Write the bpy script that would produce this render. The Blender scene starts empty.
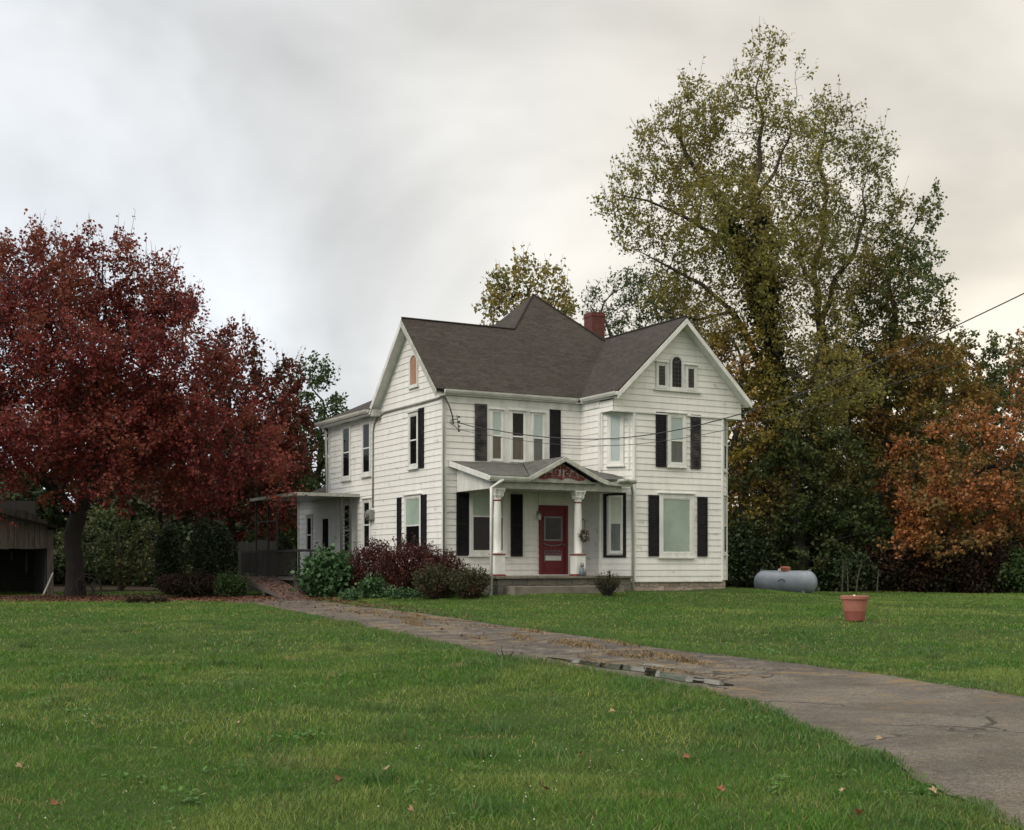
import bpy, math, random
import numpy as np
from mathutils import Vector
R = math.radians
random.seed(7)
rng = np.random.default_rng(7)
SC = bpy.context.scene
COL = SC.collection

# ------------------------------------------------------------------ camera
F = 1290.0; CX = 512.0; HY = 566.0; EYE = 1.6
cam_d = bpy.data.cameras.new('camera'); cam = bpy.data.objects.new('camera', cam_d); COL.objects.link(cam)
cam.location = (0, 0, EYE); cam.rotation_euler = (R(90), 0, 0)
cam_d.sensor_width = 36; cam_d.lens = F/1024*36
cam_d.shift_y = (HY-415)/1024
cam_d.clip_end = 4000
SC.camera = cam
SC.view_settings.view_transform = 'Standard'; SC.view_settings.look = 'None'
SC.view_settings.exposure = 0.64; SC.view_settings.gamma = 1

# ------------------------------------------------------------------ sky
SUN_EL, SUN_AZ = R(36), R(226)      # azimuth from +Y clockwise: behind the camera, to the left
w = bpy.data.worlds.new('World'); SC.world = w; w.use_nodes = True
nt = w.node_tree; nt.nodes.clear()
def N(nt, t, **k):
    n = nt.nodes.new(t)
    for a, b in k.items():
        if a.startswith('i_'):
            n.inputs[int(a[2:]) if a[2:].isdigit() else a[2:].replace('_', ' ')].default_value = b
        else: setattr(n, a, b)
    return n
def L(nt, a, b): nt.links.new(a, b)
def math_n(nt, op, a, b=None, clamp=False):
    n = nt.nodes.new('ShaderNodeMath'); n.operation = op; n.use_clamp = clamp
    for i, v in enumerate((a, b)):
        if v is None: continue
        if isinstance(v, (int, float)): n.inputs[i].default_value = v
        else: nt.links.new(v, n.inputs[i])
    return n.outputs[0]
def maprange(nt, v, a, b, c=0.0, d=1.0, smooth=True):
    n = nt.nodes.new('ShaderNodeMapRange')
    if smooth: n.interpolation_type = 'SMOOTHSTEP'
    nt.links.new(v, n.inputs[0])
    for i, x in enumerate((a, b, c, d)): n.inputs[i+1].default_value = x
    return n.outputs[0]
def mixc(nt, fac, a, b, mode='MIX'):
    n = nt.nodes.new('ShaderNodeMix'); n.data_type = 'RGBA'; n.blend_type = mode
    if isinstance(fac, (int, float)): n.inputs[0].default_value = fac
    else: nt.links.new(fac, n.inputs[0])
    for i, v in ((6, a), (7, b)):
        if isinstance(v, tuple): n.inputs[i].default_value = (*v[:3], 1)
        else: nt.links.new(v, n.inputs[i])
    return n.outputs[2]
sky = N(nt, 'ShaderNodeTexSky', sky_type='NISHITA', sun_disc=False)
sky.sun_elevation = SUN_EL; sky.sun_rotation = SUN_AZ
bg1 = N(nt, 'ShaderNodeBackground'); bg1.inputs[1].default_value = 0.05
L(nt, sky.outputs[0], bg1.inputs[0])
tc = N(nt, 'ShaderNodeTexCoord'); sx = N(nt, 'ShaderNodeSeparateXYZ'); L(nt, tc.outputs['Generated'], sx.inputs[0])
X, Y, Z = sx.outputs
zz = math_n(nt, 'ADD', math_n(nt, 'MAXIMUM', Z, 0.0), 0.62)
cm = N(nt, 'ShaderNodeCombineXYZ')
L(nt, math_n(nt, 'DIVIDE', X, zz), cm.inputs[0]); L(nt, math_n(nt, 'DIVIDE', Y, zz), cm.inputs[1])
n1 = N(nt, 'ShaderNodeTexNoise', i_Scale=2.6, i_Detail=4.0, i_Roughness=0.5, i_Distortion=0.5); L(nt, cm.outputs[0], n1.inputs[0])
n2 = N(nt, 'ShaderNodeTexNoise', i_Scale=7.0, i_Detail=5.0, i_Roughness=0.5, i_Distortion=0.5); L(nt, cm.outputs[0], n2.inputs[0])
warm = maprange(nt, X, -0.34, 0.26)
low = maprange(nt, Z, 0.38, 0.0)
top = mixc(nt, warm, (0.575, 0.590, 0.605), (0.650, 0.615, 0.545))
bot = mixc(nt, warm, (0.600, 0.655, 0.720), (0.740, 0.665, 0.545))
colr = mixc(nt, low, top, bot)
v1 = maprange(nt, n1.outputs[0], 0.34, 0.66, 0.73, 1.05)
v2 = maprange(nt, n2.outputs[0], 0.3, 0.7, 0.95, 1.05)
br = math_n(nt, 'MULTIPLY', v1, v2)
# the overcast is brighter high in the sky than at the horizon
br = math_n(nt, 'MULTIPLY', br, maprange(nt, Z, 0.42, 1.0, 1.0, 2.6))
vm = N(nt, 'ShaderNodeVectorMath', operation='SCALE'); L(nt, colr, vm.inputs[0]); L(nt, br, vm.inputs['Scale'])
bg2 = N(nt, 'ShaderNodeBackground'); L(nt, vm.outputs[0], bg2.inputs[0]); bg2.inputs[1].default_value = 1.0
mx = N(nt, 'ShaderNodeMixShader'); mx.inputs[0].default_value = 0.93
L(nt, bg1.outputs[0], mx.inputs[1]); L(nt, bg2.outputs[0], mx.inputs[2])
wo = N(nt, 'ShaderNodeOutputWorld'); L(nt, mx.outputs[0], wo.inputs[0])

# ------------------------------------------------------------------ sun (thin glow through the overcast)
sd = bpy.data.lights.new('sun', 'SUN'); sun = bpy.data.objects.new('sun', sd); COL.objects.link(sun)
sd.energy = 1.35; sd.angle = R(30); sd.color = (1.0, 0.90, 0.76)
v = Vector((math.sin(SUN_AZ)*math.cos(SUN_EL), math.cos(SUN_AZ)*math.cos(SUN_EL), math.sin(SUN_EL)))
sun.rotation_euler = v.to_track_quat('Z', 'Y').to_euler()

# ------------------------------------------------------------------ helpers
def link(o, parent=None):
    COL.objects.link(o)
    if parent is not None: o.parent = parent
    return o
def tag(o, label=None, cat=None, group=None, kind=None):
    if label: o['label'] = label
    if cat: o['category'] = cat
    if group: o['group'] = group
    if kind: o['kind'] = kind
    return o
def empty(name, loc=(0, 0, 0), rz=0, label=None, cat=None, group=None):
    o = bpy.data.objects.new(name, None); link(o); o.location = loc; o.rotation_euler = (0, 0, rz)
    o.empty_display_size = 0.3
    return tag(o, label, cat, group)

class MB:
    def __init__(s): s.v = []; s.f = []; s.uv = {}; s.mi = []; s.cur = 0
    def face(s, pts, uv=None):
        i = len(s.v); s.v += [tuple(p) for p in pts]; s.f.append(tuple(range(i, i+len(pts)))); s.mi.append(s.cur)
        if uv: s.uv[len(s.f)-1] = uv
    def box(s, x0, x1, y0, y1, z0, z1, fn=None):
        c = [(x0,y0,z0),(x1,y0,z0),(x1,y1,z0),(x0,y1,z0),(x0,y0,z1),(x1,y0,z1),(x1,y1,z1),(x0,y1,z1)]
        if fn: c = [fn(*p) for p in c]
        i = len(s.v); s.v += c
        for q in ((0,3,2,1),(4,5,6,7),(0,1,5,4),(1,2,6,5),(2,3,7,6),(3,0,4,7)): s.f.append(tuple(i+k for k in q)); s.mi.append(s.cur)
    def tube(s, pts, r, n=8, cap=True):
        pts = [Vector(p) for p in pts]; rs = r if isinstance(r, (list, tuple)) else [r]*len(pts)
        base = len(s.v); prev = None
        for k, p in enumerate(pts):
            d = (pts[min(k+1, len(pts)-1)]-pts[max(k-1, 0)]).normalized()
            if prev is None:
                a = d.orthogonal().normalized()
            else:
                a = (prev - d*prev.dot(d)).normalized()
            prev = a; b = d.cross(a)
            for j in range(n):
                t = 2*math.pi*j/n
                s.v.append(tuple(p + (a*math.cos(t)+b*math.sin(t))*rs[k]))
        for k in range(len(pts)-1):
            for j in range(n):
                a = base+k*n+j; b = base+k*n+(j+1) % n
                s.f.append((a, b, b+n, a+n)); s.mi.append(s.cur)
        if cap:
            s.f.append(tuple(base+j for j in reversed(range(n)))); s.mi.append(s.cur)
            s.f.append(tuple(base+(len(pts)-1)*n+j for j in range(n))); s.mi.append(s.cur)
    def lathe(s, c, prof, n=20):
        s_ = len(s.v)
        for (r, z) in prof:
            for j in range(n):
                t = 2*math.pi*j/n; s.v.append((c[0]+r*math.cos(t), c[1]+r*math.sin(t), c[2]+z))
        for k in range(len(prof)-1):
            for j in range(n):
                a = s_+k*n+j; b = s_+k*n+(j+1) % n
                s.f.append((a, b, b+n, a+n)); s.mi.append(s.cur)
        s.f.append(tuple(s_+j for j in reversed(range(n)))); s.mi.append(s.cur)
        s.f.append(tuple(s_+(len(prof)-1)*n+j for j in range(n))); s.mi.append(s.cur)
    def build(s, name, mats, parent=None, smooth=False, bevel=0, loc=None):
        me = bpy.data.meshes.new(name); me.from_pydata(s.v, [], s.f); 
        mats = mats if isinstance(mats, (list, tuple)) else [mats]
        for m in mats: me.materials.append(m)
        if len(mats) > 1: me.polygons.foreach_set('material_index', s.mi)
        if s.uv:
            uvl = me.uv_layers.new(name='UVMap')
            for fi, uv in s.uv.items():
                p = me.polygons[fi]
                for k, li in enumerate(p.loop_indices): uvl.data[li].uv = uv[k]
        if smooth: me.polygons.foreach_set('use_smooth', [True]*len(me.polygons))
        me.update()
        o = bpy.data.objects.new(name, me); link(o, parent)
        if loc: o.location = loc
        if bevel:
            b = o.modifiers.new('bevel', 'BEVEL'); b.width = bevel; b.segments = 2; b.limit_method = 'ANGLE'
        return o
def np_mesh(name, v, f, mat, parent=None, smooth=False):
    me = bpy.data.meshes.new(name)
    v = np.asarray(v, np.float32); f = np.asarray(f, np.int32); k = f.shape[1]
    me.vertices.add(len(v)); me.vertices.foreach_set('co', v.ravel())
    me.loops.add(f.size); me.loops.foreach_set('vertex_index', f.ravel())
    me.polygons.add(len(f)); me.polygons.foreach_set('loop_start', np.arange(0, f.size, k, dtype=np.int32))
    me.polygons.foreach_set('loop_total', np.full(len(f), k, np.int32))
    if smooth: me.polygons.foreach_set('use_smooth', np.ones(len(f), bool))
    me.materials.append(mat); me.update(calc_edges=True)
    o = bpy.data.objects.new(name, me); link(o, parent); return o

# ------------------------------------------------------------------ materials
def newmat(name):
    m = bpy.data.materials.new(name); m.use_nodes = True
    nt = m.node_tree; b = nt.nodes['Principled BSDF']; return m, nt, b
def coords(nt, kind='Object', scale=None):
    t = nt.nodes.new('ShaderNodeTexCoord')
    if scale is None: return t.outputs[kind]
    mp = nt.nodes.new('ShaderNodeMapping'); mp.inputs['Scale'].default_value = scale
    nt.links.new(t.outputs[kind], mp.inputs[0]); return mp.outputs[0]
def noise(nt, co, scale, detail=4, rough=0.55, dist=0.0):
    n = nt.nodes.new('ShaderNodeTexNoise'); n.inputs['Scale'].default_value = scale
    n.inputs['Detail'].default_value = detail; n.inputs['Roughness'].default_value = rough
    n.inputs['Distortion'].default_value = dist
    nt.links.new(co, n.inputs[0]); return n.outputs[0]
def bump(nt, b, h, strength=0.3, dist=0.02):
    n = nt.nodes.new('ShaderNodeBump'); n.inputs['Strength'].default_value = strength
    n.inputs['Distance'].default_value = dist
    nt.links.new(h, n.inputs['Height']); nt.links.new(n.outputs[0], b.inputs['Normal'])
def simple(name, c, rough=0.6, var=0.25, scale=3.0, metal=0.0, c2=None, bmp=0.15, spec=0.5, stretch=(1, 1, 1)):
    m, nt, b = newmat(name)
    co = coords(nt, 'Object', stretch)
    n = noise(nt, co, scale, 5, 0.6)
    f = maprange(nt, n, 0.3, 0.7)
    c2 = c2 or tuple(x*(1-var) for x in c)
    L(nt, mixc(nt, f, c2, c), b.inputs['Base Color'])
    b.inputs['Roughness'].default_value = rough; b.inputs['Metallic'].default_value = metal
    b.inputs['Specular IOR Level'].default_value = spec
    if bmp: bump(nt, b, noise(nt, co, scale*8, 3), bmp, 0.01)
    return m
def siding_mat(name, base=(0.76, 0.76, 0.73)):
    m, nt, b = newmat(name)
    co = coords(nt)
    streak = noise(nt, coords(nt, 'Object', (3.0, 3.0, 0.5)), 1.2, 5, 0.65)
    c = mixc(nt, maprange(nt, streak, 0.35, 0.75), base, tuple(x*0.88 for x in base))
    # board joints and board-to-board tone
    vo = nt.nodes.new('ShaderNodeSeparateXYZ'); nt.links.new(co, vo.inputs[0])
    course = math_n(nt, 'FLOOR', math_n(nt, 'DIVIDE', math_n(nt, 'SUBTRACT', vo.outputs[2], 0.15), 0.19))
    horiz = math_n(nt, 'ADD', math_n(nt, 'MULTIPLY', vo.outputs[0], 1.0), math_n(nt, 'MULTIPLY', vo.outputs[1], 1.0))
    wn = nt.nodes.new('ShaderNodeTexWhiteNoise'); wn.noise_dimensions = '1D'; nt.links.new(course, wn.inputs['W'])
    sh = math_n(nt, 'ADD', math_n(nt, 'DIVIDE', horiz, 3.1), math_n(nt, 'MULTIPLY', wn.outputs[0], 5.0))
    bid = math_n(nt, 'ADD', math_n(nt, 'FLOOR', sh), math_n(nt, 'MULTIPLY', course, 17.0))
    wn2 = nt.nodes.new('ShaderNodeTexWhiteNoise'); wn2.noise_dimensions = '1D'; nt.links.new(bid, wn2.inputs['W'])
    c = mixc(nt, math_n(nt, 'MULTIPLY', wn2.outputs[0], 0.16), c, (0.45, 0.44, 0.40))
    fr = math_n(nt, 'FRACT', sh)
    joint = math_n(nt, 'LESS_THAN', fr, 0.005)
    c = mixc(nt, math_n(nt, 'MULTIPLY', joint, 0.3), c, (0.12, 0.11, 0.10))
    # weathered bare patches and dark dust lines
    p = noise(nt, coords(nt, 'Object', (1.1, 1.1, 2.6)), 1.5, 6, 0.62, 0.4)
    c = mixc(nt, maprange(nt, p, 0.60, 0.67, 0, 0.5), c, (0.34, 0.34, 0.34))
    p2 = noise(nt, coords(nt, 'Object', (5, 5, 14)), 2.0, 4, 0.7)
    c = mixc(nt, maprange(nt, p2, 0.66, 0.74, 0, 0.35), c, (0.22, 0.21, 0.18))
    # grime kicked up near the ground and painted shade under the lap of each board
    c = mixc(nt, maprange(nt, math_n(nt, 'ADD', vo.outputs[2], math_n(nt, 'MULTIPLY', p, 0.8)), 0.9, 0.35, 0, 0.35), c, (0.30, 0.28, 0.22))
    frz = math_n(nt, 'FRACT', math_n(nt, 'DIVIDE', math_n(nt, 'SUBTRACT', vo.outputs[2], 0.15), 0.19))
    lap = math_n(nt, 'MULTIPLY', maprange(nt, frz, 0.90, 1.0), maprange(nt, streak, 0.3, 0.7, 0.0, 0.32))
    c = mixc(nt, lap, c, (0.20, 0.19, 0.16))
    L(nt, c, b.inputs['Base Color']); b.inputs['Roughness'].default_value = 0.62
    bump(nt, b, noise(nt, coords(nt, 'Object', (2, 2, 30)), 3, 4), 0.25, 0.01)
    return m
def leafmat(name, cols, trans=0.35, rough=0.55, patch=None, pscale=0.5, pcol=None):
    m = bpy.data.materials.new(name); m.use_nodes = True; nt = m.node_tree; nt.nodes.clear()
    g = nt.nodes.new('ShaderNodeNewGeometry')
    r = nt.nodes.new('ShaderNodeValToRGB'); cr = r.color_ramp
    for i, c in enumerate(cols):
        e = cr.elements[i] if i < 2 else cr.elements.new(1.0)
        e.color = (*c, 1)
    for i, e in enumerate(cr.elements): e.position = i/(len(cols)-1)
    nt.links.new(g.outputs['Random Per Island'], r.inputs[0])
    c = r.outputs[0]
    if pcol:
        n = noise(nt, coords(nt, 'Object'), pscale, 3)
        c = mixc(nt, maprange(nt, n, 0.45, 0.62, 0, 0.85), c, pcol)
    d = nt.nodes.new('ShaderNodeBsdfPrincipled'); nt.links.new(c, d.inputs['Base Color'])
    d.inputs['Roughness'].default_value = rough; d.inputs['Specular IOR Level'].default_value = 0.3
    t = nt.nodes.new('ShaderNodeBsdfTranslucent'); nt.links.new(c, t.inputs[0])
    mx = nt.nodes.new('ShaderNodeMixShader'); mx.inputs[0].default_value = trans
    nt.links.new(d.outputs[0], mx.inputs[1]); nt.links.new(t.outputs[0], mx.inputs[2])
    o = nt.nodes.new('ShaderNodeOutputMaterial'); nt.links.new(mx.outputs[0], o.inputs[0])
    return m
def roof_mat(name, base, scale=(1, 1, 1), rowh=0.14, bw=0.32):
    m, nt, b = newmat(name)
    co = coords(nt, 'UV')
    br = nt.nodes.new('ShaderNodeTexBrick'); nt.links.new(co, br.inputs[0])
    br.inputs['Scale'].default_value = 1.0; br.inputs['Brick Width'].default_value = bw; br.inputs['Row Height'].default_value = rowh
    br.inputs['Mortar Size'].default_value = 0.006; br.inputs['Bias'].default_value = 0.1
    br.inputs['Color1'].default_value = (*[x*1.45 for x in base], 1); br.inputs['Color2'].default_value = (*[x*0.62 for x in base], 1)
    br.inputs['Mortar'].default_value = (*[x*0.35 for x in base], 1)
    n = noise(nt, coords(nt, 'Object'), 0.8, 5)
    c = mixc(nt, maprange(nt, n, 0.3, 0.7, 0, 0.45), br.outputs[0], tuple(x*0.9 for x in base))
    n3 = noise(nt, coords(nt, 'UV', (2.6, 8, 1)), 2.0, 4, 0.75)
    c = mixc(nt, maprange(nt, n3, 0.42, 0.68, 0, 0.6), c, tuple(x*2.0 for x in base))
    n5 = noise(nt, coords(nt, 'UV', (3.3, 9, 1)), 2.7, 3, 0.75)
    c = mixc(nt, maprange(nt, n5, 0.52, 0.7, 0, 0.6), c, tuple(x*0.4 for x in base))
    n4 = noise(nt, co, 60, 2)
    c = mixc(nt, maprange(nt, n4, 0.4, 0.75, 0, 0.35), c, tuple(x*2.0 for x in base))
    L(nt, c, b.inputs['Base Color']); b.inputs['Roughness'].default_value = 0.9
    b.inputs['Specular IOR Level'].default_value = 0.2
    bump(nt, b, br.outputs['Fac'], -0.5, 0.01)
    return m

M = {}
M['siding'] = siding_mat('white_siding')
M['trim'] = simple('white_trim', (0.68, 0.69, 0.66), 0.5, 0.22, 4.0, bmp=0.1, stretch=(1, 1, .4))
M['trimgrey'] = simple('weathered_trim', (0.46, 0.47, 0.42), 0.6, 0.35, 5.0, bmp=0.2)
M['gutter'] = simple('gutter_paint', (0.60, 0.61, 0.57), 0.35, 0.25, 3.0, bmp=0.05)
M['black'] = simple('black_paint', (0.006, 0.006, 0.008), 0.6, 0.4, 5.0, c2=(0.013, 0.013, 0.015), bmp=0.1, spec=0.2)
M['blackworn'] = simple('worn_black_paint', (0.008, 0.008, 0.010), 0.6, 0.4, 2.4, c2=(0.085, 0.08, 0.075), bmp=0.1, spec=0.2)
M['red'] = simple('red_door_paint', (0.135, 0.007, 0.013), 0.6, 0.2, 4.0, bmp=0.05)
M['redtrim'] = simple('red_trim_paint', (0.20, 0.03, 0.025), 0.5, 0.2, 6.0, bmp=0.05)
M['lilac'] = simple('grey_lilac_paint', (0.20, 0.18, 0.20), 0.5, 0.2)
M['roof'] = roof_mat('brown_shingles', (0.037, 0.031, 0.027))
M['porchroof'] = roof_mat('porch_shingles', (0.075, 0.075, 0.068))
M['blind'] = simple('pale_green_blind', (0.50, 0.60, 0.53), 0.7, 0.25, 0.9, bmp=0)
M['blindblue'] = simple('pale_blue_blind', (0.60, 0.67, 0.68), 0.7, 0.1, 1.5, bmp=0)
M['blindcream'] = simple('cream_blind', (0.70, 0.72, 0.60), 0.7, 0.1, 1.5, bmp=0)
M['curtain'] = simple('tan_curtain', (0.20, 0.17, 0.12), 0.8, 0.4, 4, bmp=0.1, stretch=(6, 6, .5))
M['curtaingrey'] = simple('grey_curtain', (0.20, 0.21, 0.20), 0.8, 0.3, 4, bmp=0.1, stretch=(6, 6, .5))
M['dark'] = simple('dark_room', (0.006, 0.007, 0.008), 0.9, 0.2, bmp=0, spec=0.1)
M['shedwood'] = simple('old_shed_boards', (0.13, 0.112, 0.09), 0.85, 0.6, 3.0, bmp=0.4, stretch=(9, 9, .6))
M['shedin'] = simple('shaded_boards', (0.03, 0.028, 0.025), 0.9, 0.4, 3.0, bmp=0.3, stretch=(9, 9, .6))  # shade inside the shed is put into this darker board colour
M['wood'] = simple('weathered_boards', (0.10, 0.088, 0.075), 0.85, 0.45, 3.0, bmp=0.4, stretch=(9, 9, .6))
M['woodgrey'] = simple('grey_fence_boards', (0.085, 0.080, 0.074), 0.85, 0.45, 3.0, bmp=0.4, stretch=(9, 9, .6))
M['rail'] = simple('black_railing', (0.02, 0.018, 0.017), 0.6, 0.3)
M['ramp'] = simple('ramp_boards', (0.12, 0.075, 0.06), 0.85, 0.5, 5.0, bmp=0.4)
M['boardbrown'] = simple('plywood_board', (0.36, 0.20, 0.12), 0.7, 0.2, bmp=0.1)
M['metal'] = simple('tank_paint', (0.25, 0.285, 0.33), 0.4, 0.25, 2.5, bmp=0.05, c2=(0.19, 0.215, 0.25))
M['orange'] = simple('rusty_red_dome', (0.33, 0.09, 0.05), 0.6, 0.3)
M['terracotta'] = simple('terracotta', (0.36, 0.135, 0.095), 0.7, 0.25, 3.0, bmp=0.15)
M['terradark'] = simple('dark_terracotta', (0.24, 0.07, 0.055), 0.6, 0.25, 3.0, bmp=0.15)  # darker, redder tone for the lower part of the pot
M['soil'] = simple('soil', (0.03, 0.022, 0.016), 0.9, 0.4, 8, bmp=0.4)
M['wire'] = simple('black_cable', (0.02, 0.02, 0.02), 0.6, 0.2)
M['greybox'] = simple('grey_metal_box', (0.22, 0.22, 0.20), 0.5, 0.2)
M['greydark'] = simple('dark_grey_iron', (0.09, 0.09, 0.085), 0.6, 0.3)
M['glasslamp'] = simple('frosted_lamp_glass', (0.55, 0.53, 0.47), 0.3, 0.1)
M['iron'] = simple('rusty_iron', (0.022, 0.017, 0.014), 0.7, 0.4)
M['lead'] = simple('pale_lead', (0.16, 0.16, 0.15), 0.5, 0.2)
M['canopy'] = simple('grey_metal_canopy', (0.36, 0.37, 0.36), 0.4, 0.25, 2.0, bmp=0.05)
M['bark'] = simple('grey_brown_bark', (0.050, 0.042, 0.033), 0.9, 0.5, 3.0, bmp=0.8, stretch=(3, 3, .8))
M['barkdark'] = simple('dark_bark', (0.024, 0.019, 0.016), 0.9, 0.5, 4.0, bmp=0.8, stretch=(3, 3, .8))
M['barkpale'] = simple('pale_stem', (0.08, 0.072, 0.055), 0.9, 0.4, 4.0, bmp=0.5)
M['straw'] = simple('dead_grass', (0.22, 0.155, 0.075), 0.9, 0.4, 5)
# glass
m, nt_, b = newmat('window_glass'); nt_.nodes.remove(b)
tr = N(nt_, 'ShaderNodeBsdfTransparent'); gl = N(nt_, 'ShaderNodeBsdfGlossy'); gl.inputs['Roughness'].default_value = 0.03
tr.inputs[0].default_value = (0.95, 0.97, 0.96, 1)
fr_ = N(nt_, 'ShaderNodeFresnel'); fr_.inputs[0].default_value = 1.5
ms = N(nt_, 'ShaderNodeMixShader'); L(nt_, math_n(nt_, 'MULTIPLY', fr_.outputs[0], 0.6, True), ms.inputs[0]); L(nt_, tr.outputs[0], ms.inputs[1]); L(nt_, gl.outputs[0], ms.inputs[2])
wob = noise(nt_, coords(nt_), 1.3, 2); bp = N(nt_, 'ShaderNodeBump'); bp.inputs['Strength'].default_value = 0.25; bp.inputs['Distance'].default_value = 0.03
L(nt_, wob, bp.inputs['Height']); L(nt_, bp.outputs[0], gl.inputs['Normal'])
L(nt_, ms.outputs[0], nt_.nodes['Material Output'].inputs[0]); M['glass'] = m
# stone foundation / porch blocks
def stone_mat(name, c1, c2, mort, bw, rh):
    m, nt, b = newmat(name)
    t = nt.nodes.new('ShaderNodeTexCoord'); s = nt.nodes.new('ShaderNodeSeparateXYZ'); nt.links.new(t.outputs['Object'], s.inputs[0])
    cc = nt.nodes.new('ShaderNodeCombineXYZ'); nt.links.new(math_n(nt, 'SUBTRACT', s.outputs[0], s.outputs[1]), cc.inputs[0]); nt.links.new(s.outputs[2], cc.inputs[1])
    nd = noise(nt, t.outputs['Object'], 4, 3)
    va = nt.nodes.new('ShaderNodeVectorMath'); va.operation = 'SCALE'; 
    nt.links.new(nd, va.inputs[0]); va.inputs['Scale'].default_value = 0.20
    vb = nt.nodes.new('ShaderNodeVectorMath'); nt.links.new(cc.outputs[0], vb.inputs[0]); nt.links.new(va.outputs[0], vb.inputs[1])
    br = nt.nodes.new('ShaderNodeTexBrick'); nt.links.new(vb.outputs[0], br.inputs[0])
    br.inputs['Scale'].default_value = 1; br.inputs['Brick Width'].default_value = bw; br.inputs['Row Height'].default_value = rh
    br.inputs['Mortar Size'].default_value = 0.012; br.inputs['Color1'].default_value = (*c1, 1); br.inputs['Color2'].default_value = (*c2, 1); br.inputs['Mortar'].default_value = (*mort, 1)
    n = noise(nt, t.outputs['Object'], 9, 5)
    L(nt, mixc(nt, maprange(nt, n, 0.3, 0.7, 0, 0.6), br.outputs[0], tuple(x*0.45 for x in c1)), b.inputs['Base Color'])
    b.inputs['Roughness'].default_value = 0.9
    bump(nt, b, n, 0.5, 0.03); return m
M['stone'] = stone_mat('rubble_stone', (0.46, 0.39, 0.31), (0.20, 0.15, 0.12), (0.09, 0.08, 0.07), 0.38, 0.12)
M['block'] = stone_mat('dark_block', (0.16, 0.15, 0.12), (0.09, 0.085, 0.07), (0.04, 0.037, 0.033), 0.5, 0.2)
M['brick'] = stone_mat('red_brick', (0.15, 0.032, 0.024), (0.09, 0.022, 0.018), (0.09, 0.05, 0.04), 0.21, 0.07)
M['concrete'] = simple('old_concrete', (0.17, 0.155, 0.125), 0.9, 0.4, 3, bmp=0.3)

# ------------------------------------------------------------------ terrain
_t = np.linspace(-50, 120, 1701)
_p = np.interp(_t, [-50, 5, 12, 20, 28, 34, 120], [0, 0, 0.13, 0.36, 0.52, 0.56, 0.56])
_k = np.ones(41)/41; _p = np.convolve(np.pad(_p, 20, mode='edge'), _k, mode='valid')
def sstep(t): t = np.clip(t, 0, 1); return t*t*(3-2*t)
def ground(x, y):
    x = np.asarray(x, float); y = np.asarray(y, float)
    z = np.interp(y, _t, _p)
    d = np.hypot(x-2.0, y-42.5)
    z = z + 0.28*sstep((9.6-d)/4.4)
    near = sstep((90-np.hypot(x, y))/40)
    z = z + near*(0.035*np.sin(x*0.55+1.3)*np.sin(y*0.4+0.4) + 0.02*np.sin(x*1.3+y*0.9))
    return z - 0.6*sstep((np.hypot(x, y)-90)/300)
def gz(x, y): return float(ground(x, y))
def gp(px, py):
    """the point of the lawn that a ray of the photograph meets"""
    d = 2.0; 
    while d < 400:
        z = EYE-(py-HY)/F*d
        if z <= gz((px-CX)/F*d, d): break
        d += 0.02+d*0.001
    x = (px-CX)/F*d
    return (x, d, gz(x, d))
def P(px, py, d): return ((px-CX)/F*d, d, EYE+(HY-py)/F*d)

# driveway edges, on the lawn
far_e = [gp(*p) for p in [(235, 597.5), (268, 598.5), (330, 602.5), (400, 611), (450, 618), (510, 627), (560, 634), (630, 645), (700, 655), (780, 664), (850, 672), (930, 683), (1024, 697), (1150, 717), (1330, 745)]]
near_e = [gp(p[0], p[1]+max(2.0, (p[1]-566)*.048)) for p in [(225, 601), (255, 603.5), (295, 611), (350, 622.5), (400, 632), (450, 643), (500, 653), (560, 663), (640, 674), (700, 685), (765, 703), (850, 736), (910, 762), (965, 787), (1075, 860)]]
def resample(pts, n):
    p = np.array(pts); s = np.r_[0, np.cumsum(np.hypot(*np.diff(p[:, :2], axis=0).T))]
    # smooth (Catmull-Rom) through linear parameter
    t = np.linspace(0, s[-1], n); o = []
    for k in range(2):
        o.append(np.interp(t, s, p[:, k]))
    o = np.array(o).T
    ker = np.array([1, 2, 3, 2, 1])/9
    q = o.copy()
    for _ in range(3):
        for k in range(2): q[2:-2, k] = np.convolve(q[:, k], ker, mode='valid')
    return q
NF = resample(far_e, 220); NN = resample(near_e, 220)
_r2 = np.random.default_rng(3)
def rag(E, o, amp):
    nz = np.convolve(_r2.normal(0, 1, len(E)+8), np.ones(4)/4, mode='same')[4:-4]+.8*np.convolve(_r2.normal(0, 1, len(E)+24), np.ones(12)/3.5, mode='same')[12:-12]
    d_ = E-o; d_ /= np.hypot(*d_.T)[:, None]; return E+d_*(nz*amp)[:, None]
_a, _b = rag(NF, NN, .075), rag(NN, NF, .075); NF, NN = _a, _b
drive_poly = np.vstack([NF, NN[::-1]])
def in_poly(pts, poly):
    x, y = pts[:, 0], pts[:, 1]; ins = np.zeros(len(pts), bool); n = len(poly); j = n-1
    for i in range(n):
        xi, yi = poly[i]; xj, yj = poly[j]
        c = ((yi > y) != (yj > y)) & (x < (xj-xi)*(y-yi)/((yj-yi)+1e-12)+xi)
        ins ^= c; j = i
    return ins

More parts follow.
